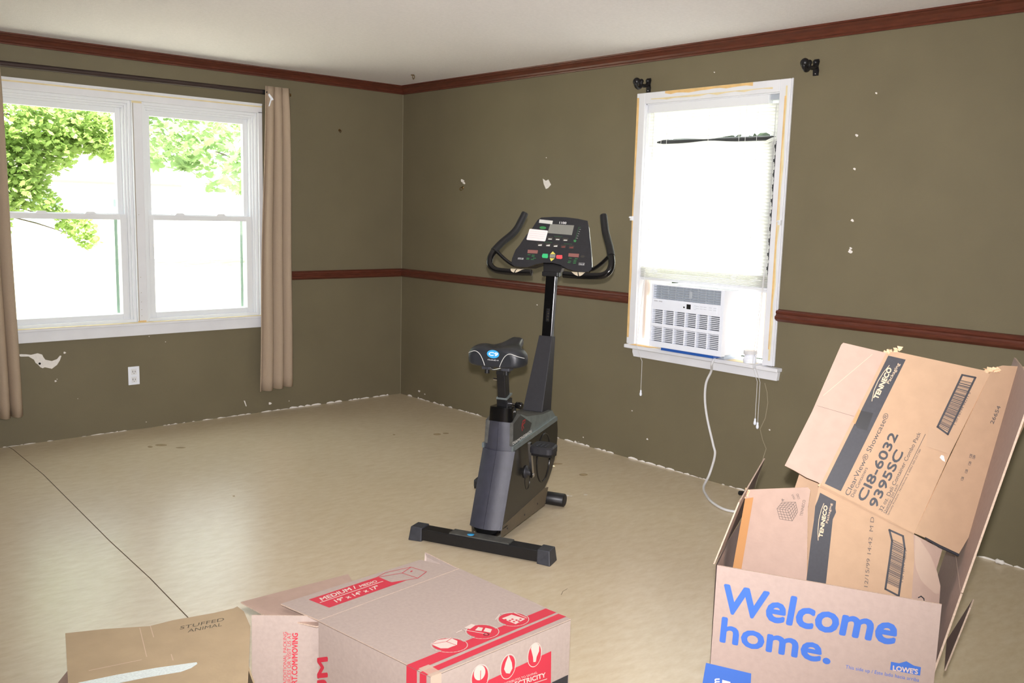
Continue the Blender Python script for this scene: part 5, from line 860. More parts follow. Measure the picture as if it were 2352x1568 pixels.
# curtain rod and curtains
rd = thing('curtain_rod', 'long dark metal curtain rod above the twin window', 'curtain rod', (-2.1, -.09, 2.247))
MB().tube([(-1.35, 0, -.012), (.87, 0, 0)], .016, 'rod', 12).build('pole', rd); MB().tube([(.87, 0, 0), (1.085, 0, .0015)], .010, 'brass', 12).build('pole_extension', rd)
MB().tube([(.868, 0, 0), (.905, 0, 0)], .0165, 'iron', 12).build('collar', rd)
MB().box((.99, -.010, -.03), (1.006, .09, -.010), 'iron').build('wall_bracket', rd); MB().box((-1.2, -.010, -.04), (-1.184, .09, -.020), 'iron').build('wall_bracket', rd)
def curtain(xa_t, xb_t, xa_b, xb_b, zt, zb, folds, label, seed, yb=-.10, slant=0, zb2=None, amp=.030):
    r = random.Random(seed); ph = [r.uniform(-.5, .5) for _ in range(folds * 2 + 2)]
    m = MB(); n = folds * 14; rows = 26; R = []
    for j in range(rows + 1):
        t = j / rows; row = []
        for i in range(n + 1):
            u = i / n; xa = xa_t + (xa_b - xa_t) * t; xb = xb_t + (xb_b - xb_t) * t
            wv = math.sin(u * folds * 2 * PI + ph[0] + .35 * math.sin(3 * t + u * 4)); am = amp * (.55 + .45 * t) * (1 - .25 * math.sin(5 * t + seed))
            if t < .05: am *= .5 + 10 * t
            x = xa + (xb - xa) * u + .010 * math.cos(u * folds * 2 * PI + ph[0]) * (1 if 0 < i < n else 0)
            zbot = zb + ((zb2 if zb2 else zb) - zb) * u + .004 * wv
            z = zt + (zbot - zt) * t
            row.append((x, yb + am * wv - (.006 * math.sin(t * 9) if t > .04 else 0), z))
        R.append(row)
    vs = [p for r_ in R for p in r_]; N_ = n + 1
    m.add(vs, [(j * N_ + i, j * N_ + i + 1, (j + 1) * N_ + i + 1, (j + 1) * N_ + i) for j in range(rows) for i in range(n)], 'curtain', True)
    o = m.build('curtain'); sol = o.modifiers.new('solid', 'SOLIDIFY'); sol.thickness = .0025; tag(o, label, 'curtain', 'beige curtains on the long rod'); return o
curtain(-1.215, -1.043, -1.285, -1.035, 2.288, .176, 3, 'beige curtain hanging at the right end of the twin window rod', 3, yb=-.105, zb2=.196)
curtain(-3.12, -2.842, -3.10, -2.812, 2.285, .196, 4, 'beige curtain at the left edge of the twin window, partly out of view', 5, yb=-.10, zb2=.205)
cl = MB().prism([(-1.208, -.150, 2.235), (-1.180, -.150, 2.205), (-1.176, -.150, 2.195), (-1.192, -.150, 2.190), (-1.206, -.150, 2.150), (-1.212, -.150, 2.150), (-1.196, -.150, 2.200), (-1.214, -.150, 2.225)], (0, .006, 0), 'plastic_white').build('valance_clip', bevel=.001)
tag(cl, 'small bent white plastic clip stuck on the top of the right curtain', 'clip')
# hooks
def screw_hook(loc, drc, label, s=1.0):
    t = MB(); d = Vector(drc); up = Vector((0, 0, 1)) if abs(d.z) < .5 else Vector((0, 1, 0))
    t.lathe((0, 0, 0), d, [(0, .009 * s), (.003 * s, .007 * s)], 'brass', 12); t.tube(smoothpath([d * .002, d * .012 * s, d * .020 * s - up * .006 * s, d * .014 * s - up * .014 * s, d * .004 * s - up * .012 * s], 4), .0018 * s, 'brass', 8)
    o = t.build('screw_hook'); o.location = loc; tag(o, label, 'hook'); return o
screw_hook((-.568, 0, 2.047), (0, -1, 0), 'small brass hook in the olive wall right of the beige curtain', 1.2)
screw_hook((0, -.757, 1.648), (-1, 0, 0), 'small brass hook on the right wall above the chair rail near the corner', 1.4)
screw_hook((-.33, -.583, H), (0, 0, -1), 'tiny metal hook in the white ceiling near the room corner', 1.5)
cc = MB().lathe((-.10, -3.30, .014), (.25, -1, .1), [(0, .009), (.004, .012), (.05, .012), (.055, .009)], 'black', 14).build('cable_plug'); tag(cc, 'short black cylindrical plug on the floor at the foot of the right wall', 'plug')
pc = MB().lathe((-.022, -4.60, .012), (0, 1, 0), [(-.02, .004), (-.012, .011), (0, .009), (.012, .012), (.02, .003)], 'plaster', 9).build('plaster_chunk'); tag(pc, 'small white lump of plaster on the floor at the wall, right of the cartons', 'plaster lump')
# ------------------------------------------------------------------ exercise bike (x forward, right side is -y)
BK = thing('exercise_bike', 'black upright exercise bike with console and wide saddle, standing mid-floor', 'exercise bike', (-1.7507, -3.0769, 0), math.radians(24.4247))
def hexbar(mb, a, b, m): mb.box(a, b, m)
# rear stabiliser
MB().box((.012, -.285, .006), (.078, .285, .058), 'black').build('rear_stabilizer', BK, bevel=.003)
MB().box((.018, -.145, .058), (.076, .145, .063), 'dusty').lathe((.042, .05, .063), (0, 0, 1), [(0, .016), (.0008, .016), (.001, 0)], 'seat_blue', 16).build('mounting_plate', BK)
for s in (1, -1):
    y0, y1 = (.280, .345) if s > 0 else (-.345, -.280)
    yi, yo = (y0, y1) if s > 0 else (y1, y0)
    m = MB(); q = [(.006, yi, 0), (.086, yi, 0), (.086, yo, 0), (.0, yo, 0), (.010, yi, .064), (.081, yi, .064), (.079, yo - s * .008, .064), (.010, yo - s * .008, .064)]
    if s < 0: q = [q[3], q[2], q[1], q[0], q[7], q[6], q[5], q[4]]
    m.hexa(q, 'cap_grey'); m.build('end_cap', BK, bevel=.004)
# base rail and front foot
m = MB(); m.prism([(.055, .030, .060), (.20, .030, .060), (.78, .030, .062), (.80, .030, .02), (.10, .030, .022), (.055, .030, .05)], (0, -.060, 0), 'steel_grey')
m.build('base_tube', BK, bevel=.003)
for s in (1, -1):
    m = MB(); y = s * .074; m.prism([(.095, y, .100), (.100, y, .050), (.62, y, .050), (.66, y, .13), (.60, y, .14)], (0, -.004 * s, 0), 'rail')
    for x_, z_ in ((.16, .075), (.36, .078), (.52, .085)): m.lathe((x_, y, z_), (0, s, 0), [(0, .005), (.002, .004)], 'iron', 8)
    m.build('rail_plate', BK)
m = MB().lathe((.775, -.122, .036), (0, 1, 0), [(0, .030), (.003, .0335), (.241, .0335), (.244, .030)], 'black', 24); m.lathe((.775, -.1225, .036), (0, -1, 0), [(0, .026), (.001, .024)], 'black_matte', 20); m.build('front_foot', BK)
# main housing side profile
HP = [(.085, .092), (.150, .085), (.30, .080), (.46, .083), (.55, .108), (.615, .140), (.665, .172), (.705, .208), (.738, .252), (.758, .30), (.768, .35), (.768, .40), (.758, .445), (.742, .462), (.50, .452), (.214, .430), (.214, .418), (.172, .30)]
m = MB(); W = .073
m.prism([(x, W, z) for x, z in HP], (0, -2 * W, 0), 'side_gloss', 'black_matte'); 
for cxx, czz, r0, r1, zz in ((.585, .30, .120, .112, 0),):   # embossed flywheel ring
    for s in (1, -1):
        y = s * (W + .0008); n = 40; P = [(cxx + r0 * .72 * math.cos(2 * PI * k / n), y, czz + r0 * math.sin(2 * PI * k / n)) for k in range(n + 1)]
        m.tube(P, .004, 'side_gloss', 8)
for s in (1, -1):
    n = 24; m.tube([(.385 + .03 * math.cos(2 * PI * k / n), s * (W + .0005), .245 + .05 * math.sin(2 * PI * k / n)) for k in range(n + 1)], .002, 'side_gloss', 6)
m.build('housing', BK, bevel=.004)
# decal cover above the strip
UPc = [(.205, .440), (.745, .468), (.735, .478), (.690, .515), (.560, .520), (.360, .548), (.290, .572), (.215, .545)]
m = MB(); W2_ = .070
m.prism([(x, W2_, z) for x, z in UPc], (0, -2 * W2_, 0), 'steel_grey', 'dusty')
m.prints(dict(PR['housing_side'], o=[0, -W2_, 0]), .0008); m.build('top_cover', BK, bevel=.003)
m = MB()
for s in (1, -1):
    m.prism([(.196, s * .078, .420), (.742, s * .078, .452), (.752, s * .078, .456), (.742, s * .078, .476), (.735, s * .078, .474), (.198, s * .078, .442)], (0, -s * .010, 0), 'steel_grey')
m.build('trim_strip', BK, bevel=.002)
# rear shell, two moulded halves
def shell(z0, z1, s0, s1, w0, w1, bul0, bul1, name, extra=0):
    for s in (1, -1):
        m = MB(); rings = []
        for k in range(7):
            t = k / 6; z = z0 + (z1 - z0) * t; se = s0 + (s1 - s0) * t; wd = w0 + (w1 - w0) * t; bu = bul0 + (bul1 - bul0) * t
            row = [(se + .006, s * wd, z)]
            for j in range(9):
                u = j / 8; row.append((se - bu * (1 - (1 - u) ** 2.2), s * wd * (1 - u) + s * .0006, z))
            row.append((se + .006, s * .0006, z)); rings.append(row if s < 0 else row[::-1])
        m.loft(rings, 'shell', True); o = m.build(name, BK)
        es = o.modifiers.new('es', 'EDGE_SPLIT'); es.split_angle = math.radians(40)
shell(.088, .418, .088, .212, .078, .079, .024, .026, 'lower_rear_shell')
shell(.418, .548, .214, .226, .073, .062, .024, .026, 'upper_rear_shell')
m = MB(); rings = []
for z, k in ((.052, .72), (.075, .94), (.090, 1.0)):
    rings.append([(.105 - (.036 * k) * math.sqrt(max(0, 1 - (u) ** 2)) * 1.0 + (.01 if abs(u) > .99 else 0), u * .076 * k, z) for u in [i / 8 - 1 for i in range(17)]] + [(.16, .076 * k, z), (.16, -.076 * k, z)])
m.loft(rings, 'black_gloss', True); m.build('shell_bottom', BK)
# black collar around the seat post
m = MB(); rings = []
for z, k in ((.546, 1.0), (.560, .98), (.600, .94), (.610, .92)):
    rings.append([(.225 - .034 * k * math.sqrt(max(0, 1 - u * u)) * 1, u * .058 * k, z + .006 * (1 - u * u)) for u in [i / 8 - 1 for i in range(17)]] + [(.285, .052 * k, z), (.285, -.052 * k, z)])
m.loft(rings, 'black_gloss', True); m.build('post_collar', BK)
# seat post
m = MB(); m.prism([(.238, .021, .600), (.238, -.021, .600), (.283, -.021, .600), (.283, .021, .600)], (-.028, 0, .165), 'black'); m.build('seat_post', BK, bevel=.004)
m = MB().prism([(.236, .027, .600), (.236, -.027, .600), (.292, -.027, .600), (.292, .027, .600)], (-.004, 0, .045), 'black'); m.prism([(.228, -.026, .652), (.288, -.026, .668), (.288, -.026, .660), (.228, -.026, .642)], (0, .052, 0), 'steel_grey'); m.build('post_clamp', BK, bevel=.003)
kn = MB().tube([(.268, -.025, .622), (.268, -.055, .618)], .006, 'chrome', 10).lathe((.268, -.052, .618), (0, -1, -.06), [(0, .010), (.004, .015), (.030, .016), (.034, .013)], 'black_gloss', 12).tube([(.262, -.03, .60), (.262, -.055, .585)], .005, 'chrome', 8); kn.build('adjustment_knob', BK)
m = MB().box((.205, -.020, .760), (.275, .020, .778), 'black').tube([(.225, .020, .735), (.225, .040, .735)], .006, 'chrome', 10).build('saddle_clamp', BK, bevel=.002)
for s in (1, -1):
    MB().tube(smoothpath([(.155, s * .030, .800), (.19, s * .028, .782), (.30, s * .022, .782), (.385, s * .012, .80)], 5), .0035, 'chrome', 8).build('saddle_rail', BK)
    MB().box((.150, s * .047 - .020, .788), (.20, s * .047 + .020, .803), 'cap_grey').tube([(.168, s * .047, .770), (.168, s * .047, .792)], .011, 'black', 12).build('saddle_spring', BK, bevel=.003)
# saddle
def pw(tab, t):
    for (a, b), (c_, d) in zip(tab, tab[1:]):
        if t <= c_: return b + (d - b) * (0 if c_ == a else (t - a) / (c_ - a)) 
    return tab[-1][1]
WT_ = [(.118, .090), (.119, .097), (.122, .107), (.128, .117), (.138, .126), (.155, .134), (.185, .138), (.215, .130), (.245, .108), (.275, .080), (.30, .058), (.33, .043), (.37, .034), (.40, .028), (.415, .014)]
TP = [(.118, .880), (.119, .885), (.122, .890), (.135, .899), (.155, .903), (.185, .904), (.215, .899), (.25, .890), (.30, .893), (.35, .904), (.385, .910), (.40, .906), (.415, .890)]
BT = [(.118, .812), (.122, .807), (.135, .805), (.215, .806), (.25, .820), (.30, .838), (.36, .862), (.415, .876)]
GR = [(.118, .010), (.15, .016), (.24, .020), (.28, .010), (.33, .002), (.415, 0)]
m = MB(); rings = []; xs = [.118, .1185, .1195, .122, .126, .135, .148, .165, .185, .205, .225, .245, .265, .285, .305, .325, .345, .365, .385, .398, .408, .415]
for x in xs:
    wd, tp, bt, gr = pw(WT_, x), pw(TP, x), pw(BT, x), pw(GR, x); row = []; n = 40
    for i in range(n):
        a_ = 2 * PI * i / n; c_, s_ = math.cos(a_), math.sin(a_)
        cx_ = math.copysign(abs(c_) ** (.66 if s_ > 0 else .45), c_); sx_ = math.copysign(abs(s_) ** (.62 if s_ > 0 else .30), s_); mz = (tp + bt) / 2; hz = (tp - bt) / 2
        z = mz + hz * sx_
        if s_ > 0: z -= gr * math.exp(-(cx_ / .30) ** 2) * s_ + .012 * abs(cx_) ** 4 * (1 if x < .28 else 0)
        row.append((x, cx_ * wd, z))
    rings.append(row)
m.loft(rings, 'seat_vinyl', True)
sd_ = m.build('saddle', BK)
# emblem and piping on the saddle's rear face (rear face lies near x=.118)
def on_back(y, z): # follow the rounded rear face
    return .1168 - .0004 + max(0, (abs(y) - .055) * .30) + max(0, abs(y) - .085) * 1.0
m = MB(); e = []
cy, cz = -.004, .866
m.add([(.1160, cy + .0295 * math.cos(2 * PI * k / 28) , cz + .0180 * math.sin(2 * PI * k / 28)) for k in range(28)], [list(range(28))], 'seat_blue')
m.prints(dict(o=[.1162, 0, 0], U=[0, -1, 0], V=[0, 0, 1], N=[-1, 0, 0], pr=[['text', 'C9', [-.0175, .8590], [.0255, .8590], [-.0145, .8740], 'white', .04], ['text', 'CLOUD-9', [-.022, .8375], [.030, .8375], [-.0205, .8425], 'white', .02]]), .0006)
m.build('emblem', sd_)
for s in (1, -1):
    m = MB()
    P = [(.1175, s * .036, .812), (.1172, s * .041, .826), (.1172, s * .050, .845), (.1172, s * .060, .860), (.1174, s * .073, .870), (.1178, s * .086, .873), (.1205, s * .101, .869), (.1265, s * .113, .864), (.138, s * .1245, .859), (.160, s * .134, .853)]
    m.tube(smoothpath(P, 4), .0014, 'sticker', 6); m.build('piping', sd_)
# crank and pedals
MB().lathe((.362, -.074, .285), (0, -1, 0), [(0, .030), (.006, .030), (.008, .016), (.026, .016), (.028, .012)], 'black_matte', 20).build('crank_hub', BK)
def crank(a_, b_, name='crank'):
    a_ = Vector(a_); b_ = Vector(b_); d = (b_ - a_).normalized(); nrm = Vector((0, 1, 0)); sd = d.cross(nrm)
    m = MB(); P = [a_ - d * .012 + sd * .010, a_ - d * .012 - sd * .010, b_ + d * .010 - sd * .008, b_ + d * .010 + sd * .008]
    m.prism(P, (0, -.013 if a_.y < 0 else .013, 0), 'chrome'); m.lathe(a_ + nrm * (-.013 if a_.y < 0 else .013), (0, -1 if a_.y < 0 else 1, 0), [(0, .010), (.004, .009)], 'chrome', 12)
    m.build(name, BK, bevel=.002)
crank((.362, -.098, .275), (.325, -.098, .428)); crank((.362, .098, .285), (.40, .098, .140))
def pedal(c_, s):
    c_ = Vector(c_); m = MB(); n = 20; top = []; hw, hl = .046, .058
    pts = []
    for k in range(n):
        a_ = 2 * PI * k / n; ca, sa = math.cos(a_), math.sin(a_)
        pts.append((c_.x + math.copysign(abs(ca) ** .5, ca) * hw, c_.y + math.copysign(abs(sa) ** .5, sa) * hl))
    r0 = [(x, y, c_.z - .014 + (x - c_.x) * .1) for x, y in pts]; r1 = [(x, y, c_.z + .010 + (x - c_.x) * .1) for x, y in pts]; r2 = [(c_.x + (x - c_.x) * .86, c_.y + (y - c_.y) * .86, c_.z + .017 + (x - c_.x) * .1) for x, y in pts]
    m.loft([r0, r1, r2], 'black_matte', False)
    for q in (-.02, 0, .02): m.box((c_.x - .03, c_.y + q - .004, c_.z + .0155), (c_.x + .03, c_.y + q + .004, c_.z + .0185), 'cap_grey')
    m.tube([(c_.x, c_.y - s * .075, c_.z), (c_.x, c_.y, c_.z)], .007, 'chrome', 8)
    m.build('pedal', BK)
    MB().prism([(c_.x - .035, c_.y + s * .052, c_.z - .010), (c_.x + .035, c_.y + s * .052, c_.z - .010), (c_.x + .03, c_.y + s * .052, c_.z - .034), (c_.x - .03, c_.y + s * .052, c_.z - .034)], (0, -s * .10, 0), 'black').build('pedal_strap', BK, bevel=.004)
pedal((.328, -.172, .418), -1); pedal((.410, .148, .192), 1)
# neck shroud, post
m = MB(); m.hexa([(.600, .052, .520), (.600, -.052, .520), (.735, -.046, .478), (.735, .046, .478), (.748, .036, .875), (.748, -.036, .875), (.800, -.032, .868), (.800, .032, .868)], 'black_matte')
m.build('neck_cover', BK, bevel=.003)
m = MB(); d = Vector((.798 - .762, 0, 1.19 - .86)); m.prism([(.757, .026, .86), (.757, -.026, .86), (.792, -.026, .86), (.792, .026, .86)], d, 'black_gloss')
pp = m.build('console_post', BK, bevel=.003)
m = MB()
for z in (1.0, .985, .97, .955): x = .757 + (z - .86) * .109 - .0006; m.lathe((x, 0, z), (-1, 0, .1), [(0, .005), (.0015, .004)], 'chrome', 10)
m.add([(.757 + (z - .86) * .109 - .0004, y, z) for y, z in ((.009, .945), (.009, 1.01), (-.009, 1.01), (-.009, .945))], [(0, 1, 2, 3)], 'ink2'); m.build('adjustment_slot', pp)
m = MB().box((.775, -.042, 1.170), (.835, .042, 1.192), 'black').tube([(.80, -.044, 1.178), (.80, .044, 1.178)], .012, 'black', 10); m.build('console_bracket', BK, bevel=.003)
# console
MB().hexa([(.800, .045, 1.185), (.800, -.045, 1.185), (.850, -.045, 1.19), (.850, .045, 1.19), (.838, .060, 1.262), (.838, -.060, 1.262), (.880, -.060, 1.262), (.880, .060, 1.262)], 'black').build('console_neck', BK, bevel=.003)
Pc = PR['console']; N = Vector(Pc['N'])
m = MB(); o_ = Vector(Pc['o']); U_ = Vector(Pc['U']); V_ = Vector(Pc['V'])
outl = [o_ + U_ * a_ + V_ * b_ for a_, b_ in Pc['out']]; cen = sum(outl, Vector()) / len(outl)
mid = [p - N * .012 for p in outl]; bk = [cen + (p - cen) * .82 - N * .055 for p in outl]
n_ = len(outl)
if (outl[1] - outl[0]).cross(outl[2] - outl[1]).dot(N) > 0: pass
m.add(outl, [list(range(n_))], 'black_matte'); m.loft([outl, mid], 'black_gloss', False, cap=False); m.loft([mid, bk], 'black', False)
cs = m.build('console', BK)
MB().prints(Pc, .0006).build('control_panel', cs)
# handlebar
for s in (1, -1):
    core = [(.745, s * .085, 1.185), (.745, s * .16, 1.183), (.745, s * .235, 1.184), (.747, s * .285, 1.190), (.752, s * .315, 1.212), (.765, s * .322, 1.245), (.785, s * .312, 1.282)]
    m = MB().tube(smoothpath(core, 6), .0165, 'black_gloss', 14); m.lathe((.745, s * .087, 1.185), (0, -s, 0), [(0, .0165), (.004, .0155), (.005, .001)], 'black', 14)
    m.build('handlebar', BK)
    g = smoothpath([(.785, s * .312, 1.282), (.83, s * .288, 1.325), (.88, s * .258, 1.365), (.905, s * .240, 1.395), (.925, s * .226, 1.435), (.945, s * .212, 1.478)], 6)
    g = MB().tube(g, [.0185] * (len(g) - 1) + [.017], 'foam', 14); g.build('foam_grip', BK)
    # pulse sensor plates and the brace to the console
    m = MB()
    for a0, a1 in ((-1.0, -.08), (.06, 1.0)):
        rows_ = []
        for i in range(9):
            u_ = a0 + (a1 - a0) * i / 8; lim = math.radians(95) * (1 - u_ * u_) ** .7
            rows_.append([(.745 - .0171 * math.sin(q_), s * (.160 + .036 * u_ + .006 * q_), 1.1838 + .0171 * math.cos(q_)) for q_ in [math.radians(-25) + (lim + math.radians(25)) * k_ / 8 for k_ in range(9)]])
        m.loft(rows_, 'sensor', True, cap=False, closed=False)
    m.build('pulse_sensor', BK)
    MB().tube(smoothpath([(.790, s * .305, 1.288), (.80, s * .26, 1.245), (.81, s * .215, 1.215), (.82, s * .17, 1.205)], 5), .0095, 'black_gloss', 10).build('handlebar_brace', BK)
# ------------------------------------------------------------------ tall carton with blue lettering (local x along its front face, y back)
LB = thing('moving_carton', 'open tan moving carton with blue Welcome home lettering on its front', 'cardboard box', (-2.1483, -4.5897, 0), math.radians(-65.3719))
WF_, DP = .569, .50; ZT = .52
fp = dict(PR['home_front']); 
m = MB(); m.sheet(dict(fp, out=[[-.004, 0.0], [WF_ - .002, 0.0], [WF_, ZT], [0, ZT]]), 'card_lowes', .005)
m.build('front_wall', LB)
m = MB(); R_ = []   # left wall bows outwards
for z in (0, .13, .26, .39, ZT):
    R_.append([(-.004 - .016 * math.sin(PI * min(1, t * 1.3)) * math.sin(PI * z / ZT * .8 + .4), DP * t + .005, z) for t in [k / 8 for k in range(9)]])
vs = [p for r_ in R_ for p in r_]
for off in (0, .004): m.add([(p[0] + off, p[1], p[2]) for p in vs], [(j * 9 + i, j * 9 + i + 1, (j + 1) * 9 + i + 1, (j + 1) * 9 + i) for j in range(4) for i in range(8)], 'card_lowes', True)
m.prism([(-.012, .006, ZT), (-.008, .006, ZT), (-.008, DP, ZT), (-.012, DP, ZT)], (0, 0, .002), 'card_edge')
m.build('side_wall', LB)
MB().prism([(-.012, .010, ZT), (.047, .000, ZT + .190), (.047, DP - .03, ZT + .200), (-.012, DP, ZT)], (.004, 0, 0), 'card_lowes', 'card_edge').build('side_flap', LB)
MB().box((0, DP, 0), (.56, DP + .005, ZT), 'card_lowes').build('back_wall', LB)
MB().box((0, .004, 0), (.56, DP, .005), 'card_lowes').build('bottom', LB)
# right wall and its flap have come loose and splay outwards as one sheet
d = Vector((.708 - .563, 0, 1.010 - .306)); d.normalize(); b0 = Vector((.563, .006, .306)) - d * (.300 / d.z)
nrm = d.cross(Vector((0, 1, 0))).normalized()
L1 = 1.12
def rw(l, y): return b0 + d * l + Vector((0, y, 0))
MB().prism([rw(0, 0), rw(.56, 0), rw(.56, DP), rw(0, DP)], nrm * .005, 'card_lowes', 'card_edge').build('loose_side_wall', LB)
MB().prism([rw(.563, 0), rw(L1, 0), rw(L1, DP - .02), rw(.563, DP)], nrm * .005, 'card_lowes', 'card_edge').build('loose_side_flap', LB)
m = MB(); m.prism([(.600, .10, .30), (.640, .05, .505), (.650, .10, .51), (.612, .30, .30)], nrm * .004, 'card_lowes', 'card_edge'); m.build('torn_strip', LB)
# ------------------------------------------------------------------ crushed kraft carton standing inside it
KC = thing('crushed_carton', 'bent brown container carton with black printed bands standing inside the moving carton', 'cardboard box', LB.location + Vector((0, 0, .005)), math.radians(-65.3719))
def kc(P, mt, name, med='torn', th=.004, parent=KC, ext=None):
    m = MB(); m.T = Matrix.Translation((0, 0, -.005)); m.sheet(P, mt, th, med); return m.build(name, parent)
lowP = dict(PR['carton_lower'])
kc(lowP, 'kraft', 'front_panel'); kc(PR['carton_lower_left'], 'kraft_pink', 'left_flap'); kc(PR['carton_lower_right'], 'kraft_pink', 'side_panel')
kc(PR['carton_rear'], 'kraft', 'rear_panel'); kc(PR['carton_upper'], 'kraft', 'top_panel'); kc(PR['carton_upper_left'], 'kraft_pink', 'top_left_flap'); kc(PR['carton_upper_right'], 'kraft', 'top_right_flap', 'torn')
# hidden support: lower panels carry on down to the bottom of the moving carton
m = MB(); m.T = Matrix.Translation((0, 0, -.005))
lo = lowP; P3 = lambda q: Vector(lo['o']) + Vector(lo['U']) * q[0] + Vector(lo['V']) * q[1]
us = [q[0] for q in lo['out']]; vmin = min(q[1] for q in lo['out'])
A_ = P3((min(us) + .01, vmin + .01)) + Vector((0, .006, 0)); B_ = P3((max(us) - .01, vmin + .01)) + Vector((0, .006, 0))
m.prism([A_, B_, Vector((B_.x, B_.y + .02, .012)), Vector((A_.x, A_.y + .02, .012))], (0, .004, 0), 'kraft'); m.build('inner_panel', KC)
# ridges of the bend between the two big panels
up = PR['carton_upper']; U3 = lambda q: Vector(up['o']) + Vector(up['U']) * q[0] + Vector(up['V']) * q[1]
a_, b_ = P3(lo['out'][0]), P3(lo['out'][1]); c_, d_ = U3(up['out'][0]), U3(up['out'][-1])
m = MB(); m.T = Matrix.Translation((0, 0, -.005)); r_ = random.Random(4); n = 16; rows = []
for k, (t, bulge) in enumerate(((0, 0.002), (.25, -.006), (.5, .004), (.75, -.005), (1, .002))):
    rows.append([(a_.lerp(b_, i / n)).lerp(c_.lerp(d_, i / n), t) + Vector((0, bulge + r_.uniform(-.0015, .0015), 0)) for i in range(n + 1)])
m.loft(rows, 'kraft', True, cap=False, closed=False); m.build('bend_crease', KC)
def tear(mb, p, q, seed, sz=.012, mt='torn', n=9):
    r_ = random.Random(seed); p = Vector(p); q = Vector(q)
    for i in range(n):
        c_ = p.lerp(q, (i + .5) / n); L = (q - p).length / n * .8
        v = [c_ + Vector((r_.uniform(-1, 1) * sz, r_.uniform(-.5, .5) * sz, r_.uniform(-.6, 1) * sz)) for _ in range(5)]
        mb.add(v, [(0, 1, 2), (0, 2, 3), (0, 3, 4), (1, 4, 2)], mt)
e1 = U3(up['out'][1]); e2 = U3(up['out'][2]); e3 = U3(up['out'][3]); e4 = U3(up['out'][4])
tears = []
def tear_part(p, q, seed, sz, n):
    m = MB(); m.T = Matrix.Translation((0, 0, -.005)); tear(m, p, q, seed, sz, n=n); m.build('torn_edge', KC)
tear_part(e1, e2 + Vector((0.01, 0, .008)), 1, .010, 12); tear_part(e3, e4 + Vector((.02, 0, .012)), 2, .011, 12)
ll = PR['carton_lower_left']; Lp = lambda q: Vector(ll['o']) + Vector(ll['U']) * q[0] + Vector(ll['V']) * q[1]
tear_part(Lp(ll['out'][0]), Lp(ll['out'][1]), 3, .009, 10); tear_part(U3(up['out'][0]), a_, 6, .004, 8)
# ink-black torn lower edge of the top right flap
ur = PR['carton_upper_right']; Up = lambda q: Vector(ur['o']) + Vector(ur['U']) * q[0] + Vector(ur['V']) * q[1]
n_out = len(ur['out']); m = MB(); m.T = Matrix.Translation((0, 0, -.005)); N = Vector(ur['N'])
m.tube([Up(ur['out'][n_out - 1]) + N * .001, Up(ur['out'][n_out - 2]) + N * .001, Up(ur['out'][n_out - 3]) + N * .001], [.0022, .0045, .0042], 'ink', 6); m.build('black_edge', KC)

# ------------------------------------------------------------------ medium moving carton lying on its side
WB = thing('moving_carton', 'tan moving carton with red print, lying on its side with flaps open', 'cardboard box', (-2.9482, -4.3375, 0), math.radians(1.1993))
zt = .356; th = .004
TOP = [(0, 0), (.494, 0), (.488, .478), (-.048, .440)]
m = MB(); P = dict(PR['moving_top']); P['out'] = [list(q) for q in TOP]; m.sheet(P, 'card_moving', th); m.build('top_wall', WB)
# top flap carries the red size label (same print plane), so it is a continuation of the top
P = dict(PR['moving_top']); P['pr'] = []; P['out'] = [[-.046, .442], [.486, .480], [.4361, .6158], [-.0726, .6023]]; m = MB().sheet(P, 'card_moving', th); m.build('top_flap', WB)
m = MB(); P = dict(PR['moving_left'], out=[[0, 0.0], [.440, 0], [.440, zt - .002], [0, zt - .002]])
# the left wall follows the slightly skewed top edge
dx = Vector((-.048, .440, 0)); L = dx.length; P['U'] = list(dx / L); nn = (dx / L).cross(Vector((0, 0, 1))); P['N'] = list(-nn if nn.x > 0 else nn); P['out'] = [[0, 0.0], [L, 0], [L, zt - .002], [0, zt - .002]]
m.sheet(P, 'card_moving', th); m.build('side_wall', WB)
m = MB(); P = dict(PR['moving_front'], out=[[0, 0.0], [.494, 0], [.494, zt - .002], [0, zt - .002]]); m.sheet(P, 'card_moving', th); m.build('bottom_wall', WB)
MB().prism([(.494, .004, 0), (.494, .004, zt - .004), (.486, .474, zt - .004), (.486, .474, 0)], (-.004, 0, 0), 'card_moving').build('far_side_wall', WB)
MB().prism([(.002, .004, .001), (.490, .004, .001), (.484, .474, .001), (-.044, .440, .001)], (0, 0, .004), 'card_moving').build('lower_wall', WB)
P = PR['moving_side_flap']; m = MB(); tip = .229; m.sheet(dict(P, out=[[0, .03], [tip, .02], [tip - .003, zt - .002], [.002, zt - .002]]), 'card_moving', th); m.build('side_flap', WB)
MB().prism([(.488, .478, .352), (.484, .652, .358), (.437, .610, .20), (.488, .478, .05)], (.004, 0, 0), 'card_moving', 'card_edge').build('far_flap', WB)
MB().prism([(-.05, .446, .338), (-.118, .612, .332), (-.129, .735, .332), (.225, .712, .332), (.19, .622, .332), (.10, .452, .338)], (0, 0, -.004), 'kraft_pink', 'card_edge').build('inner_flap', WB)
MB().prism([(-.05, .446, .008), (.484, .480, .008), (.47, .64, .004), (-.06, .62, .004)], (0, 0, .003), 'card_moving', 'card_edge').build('lower_flap', WB)
m = MB(); m.box((-.003, -.0012, .05), (.030, -.0003, zt), 'clear_tape').box((-.001, -.001, zt + .0005), (.03, .05, zt + .0012), 'clear_tape'); m.build('packing_tape', WB)

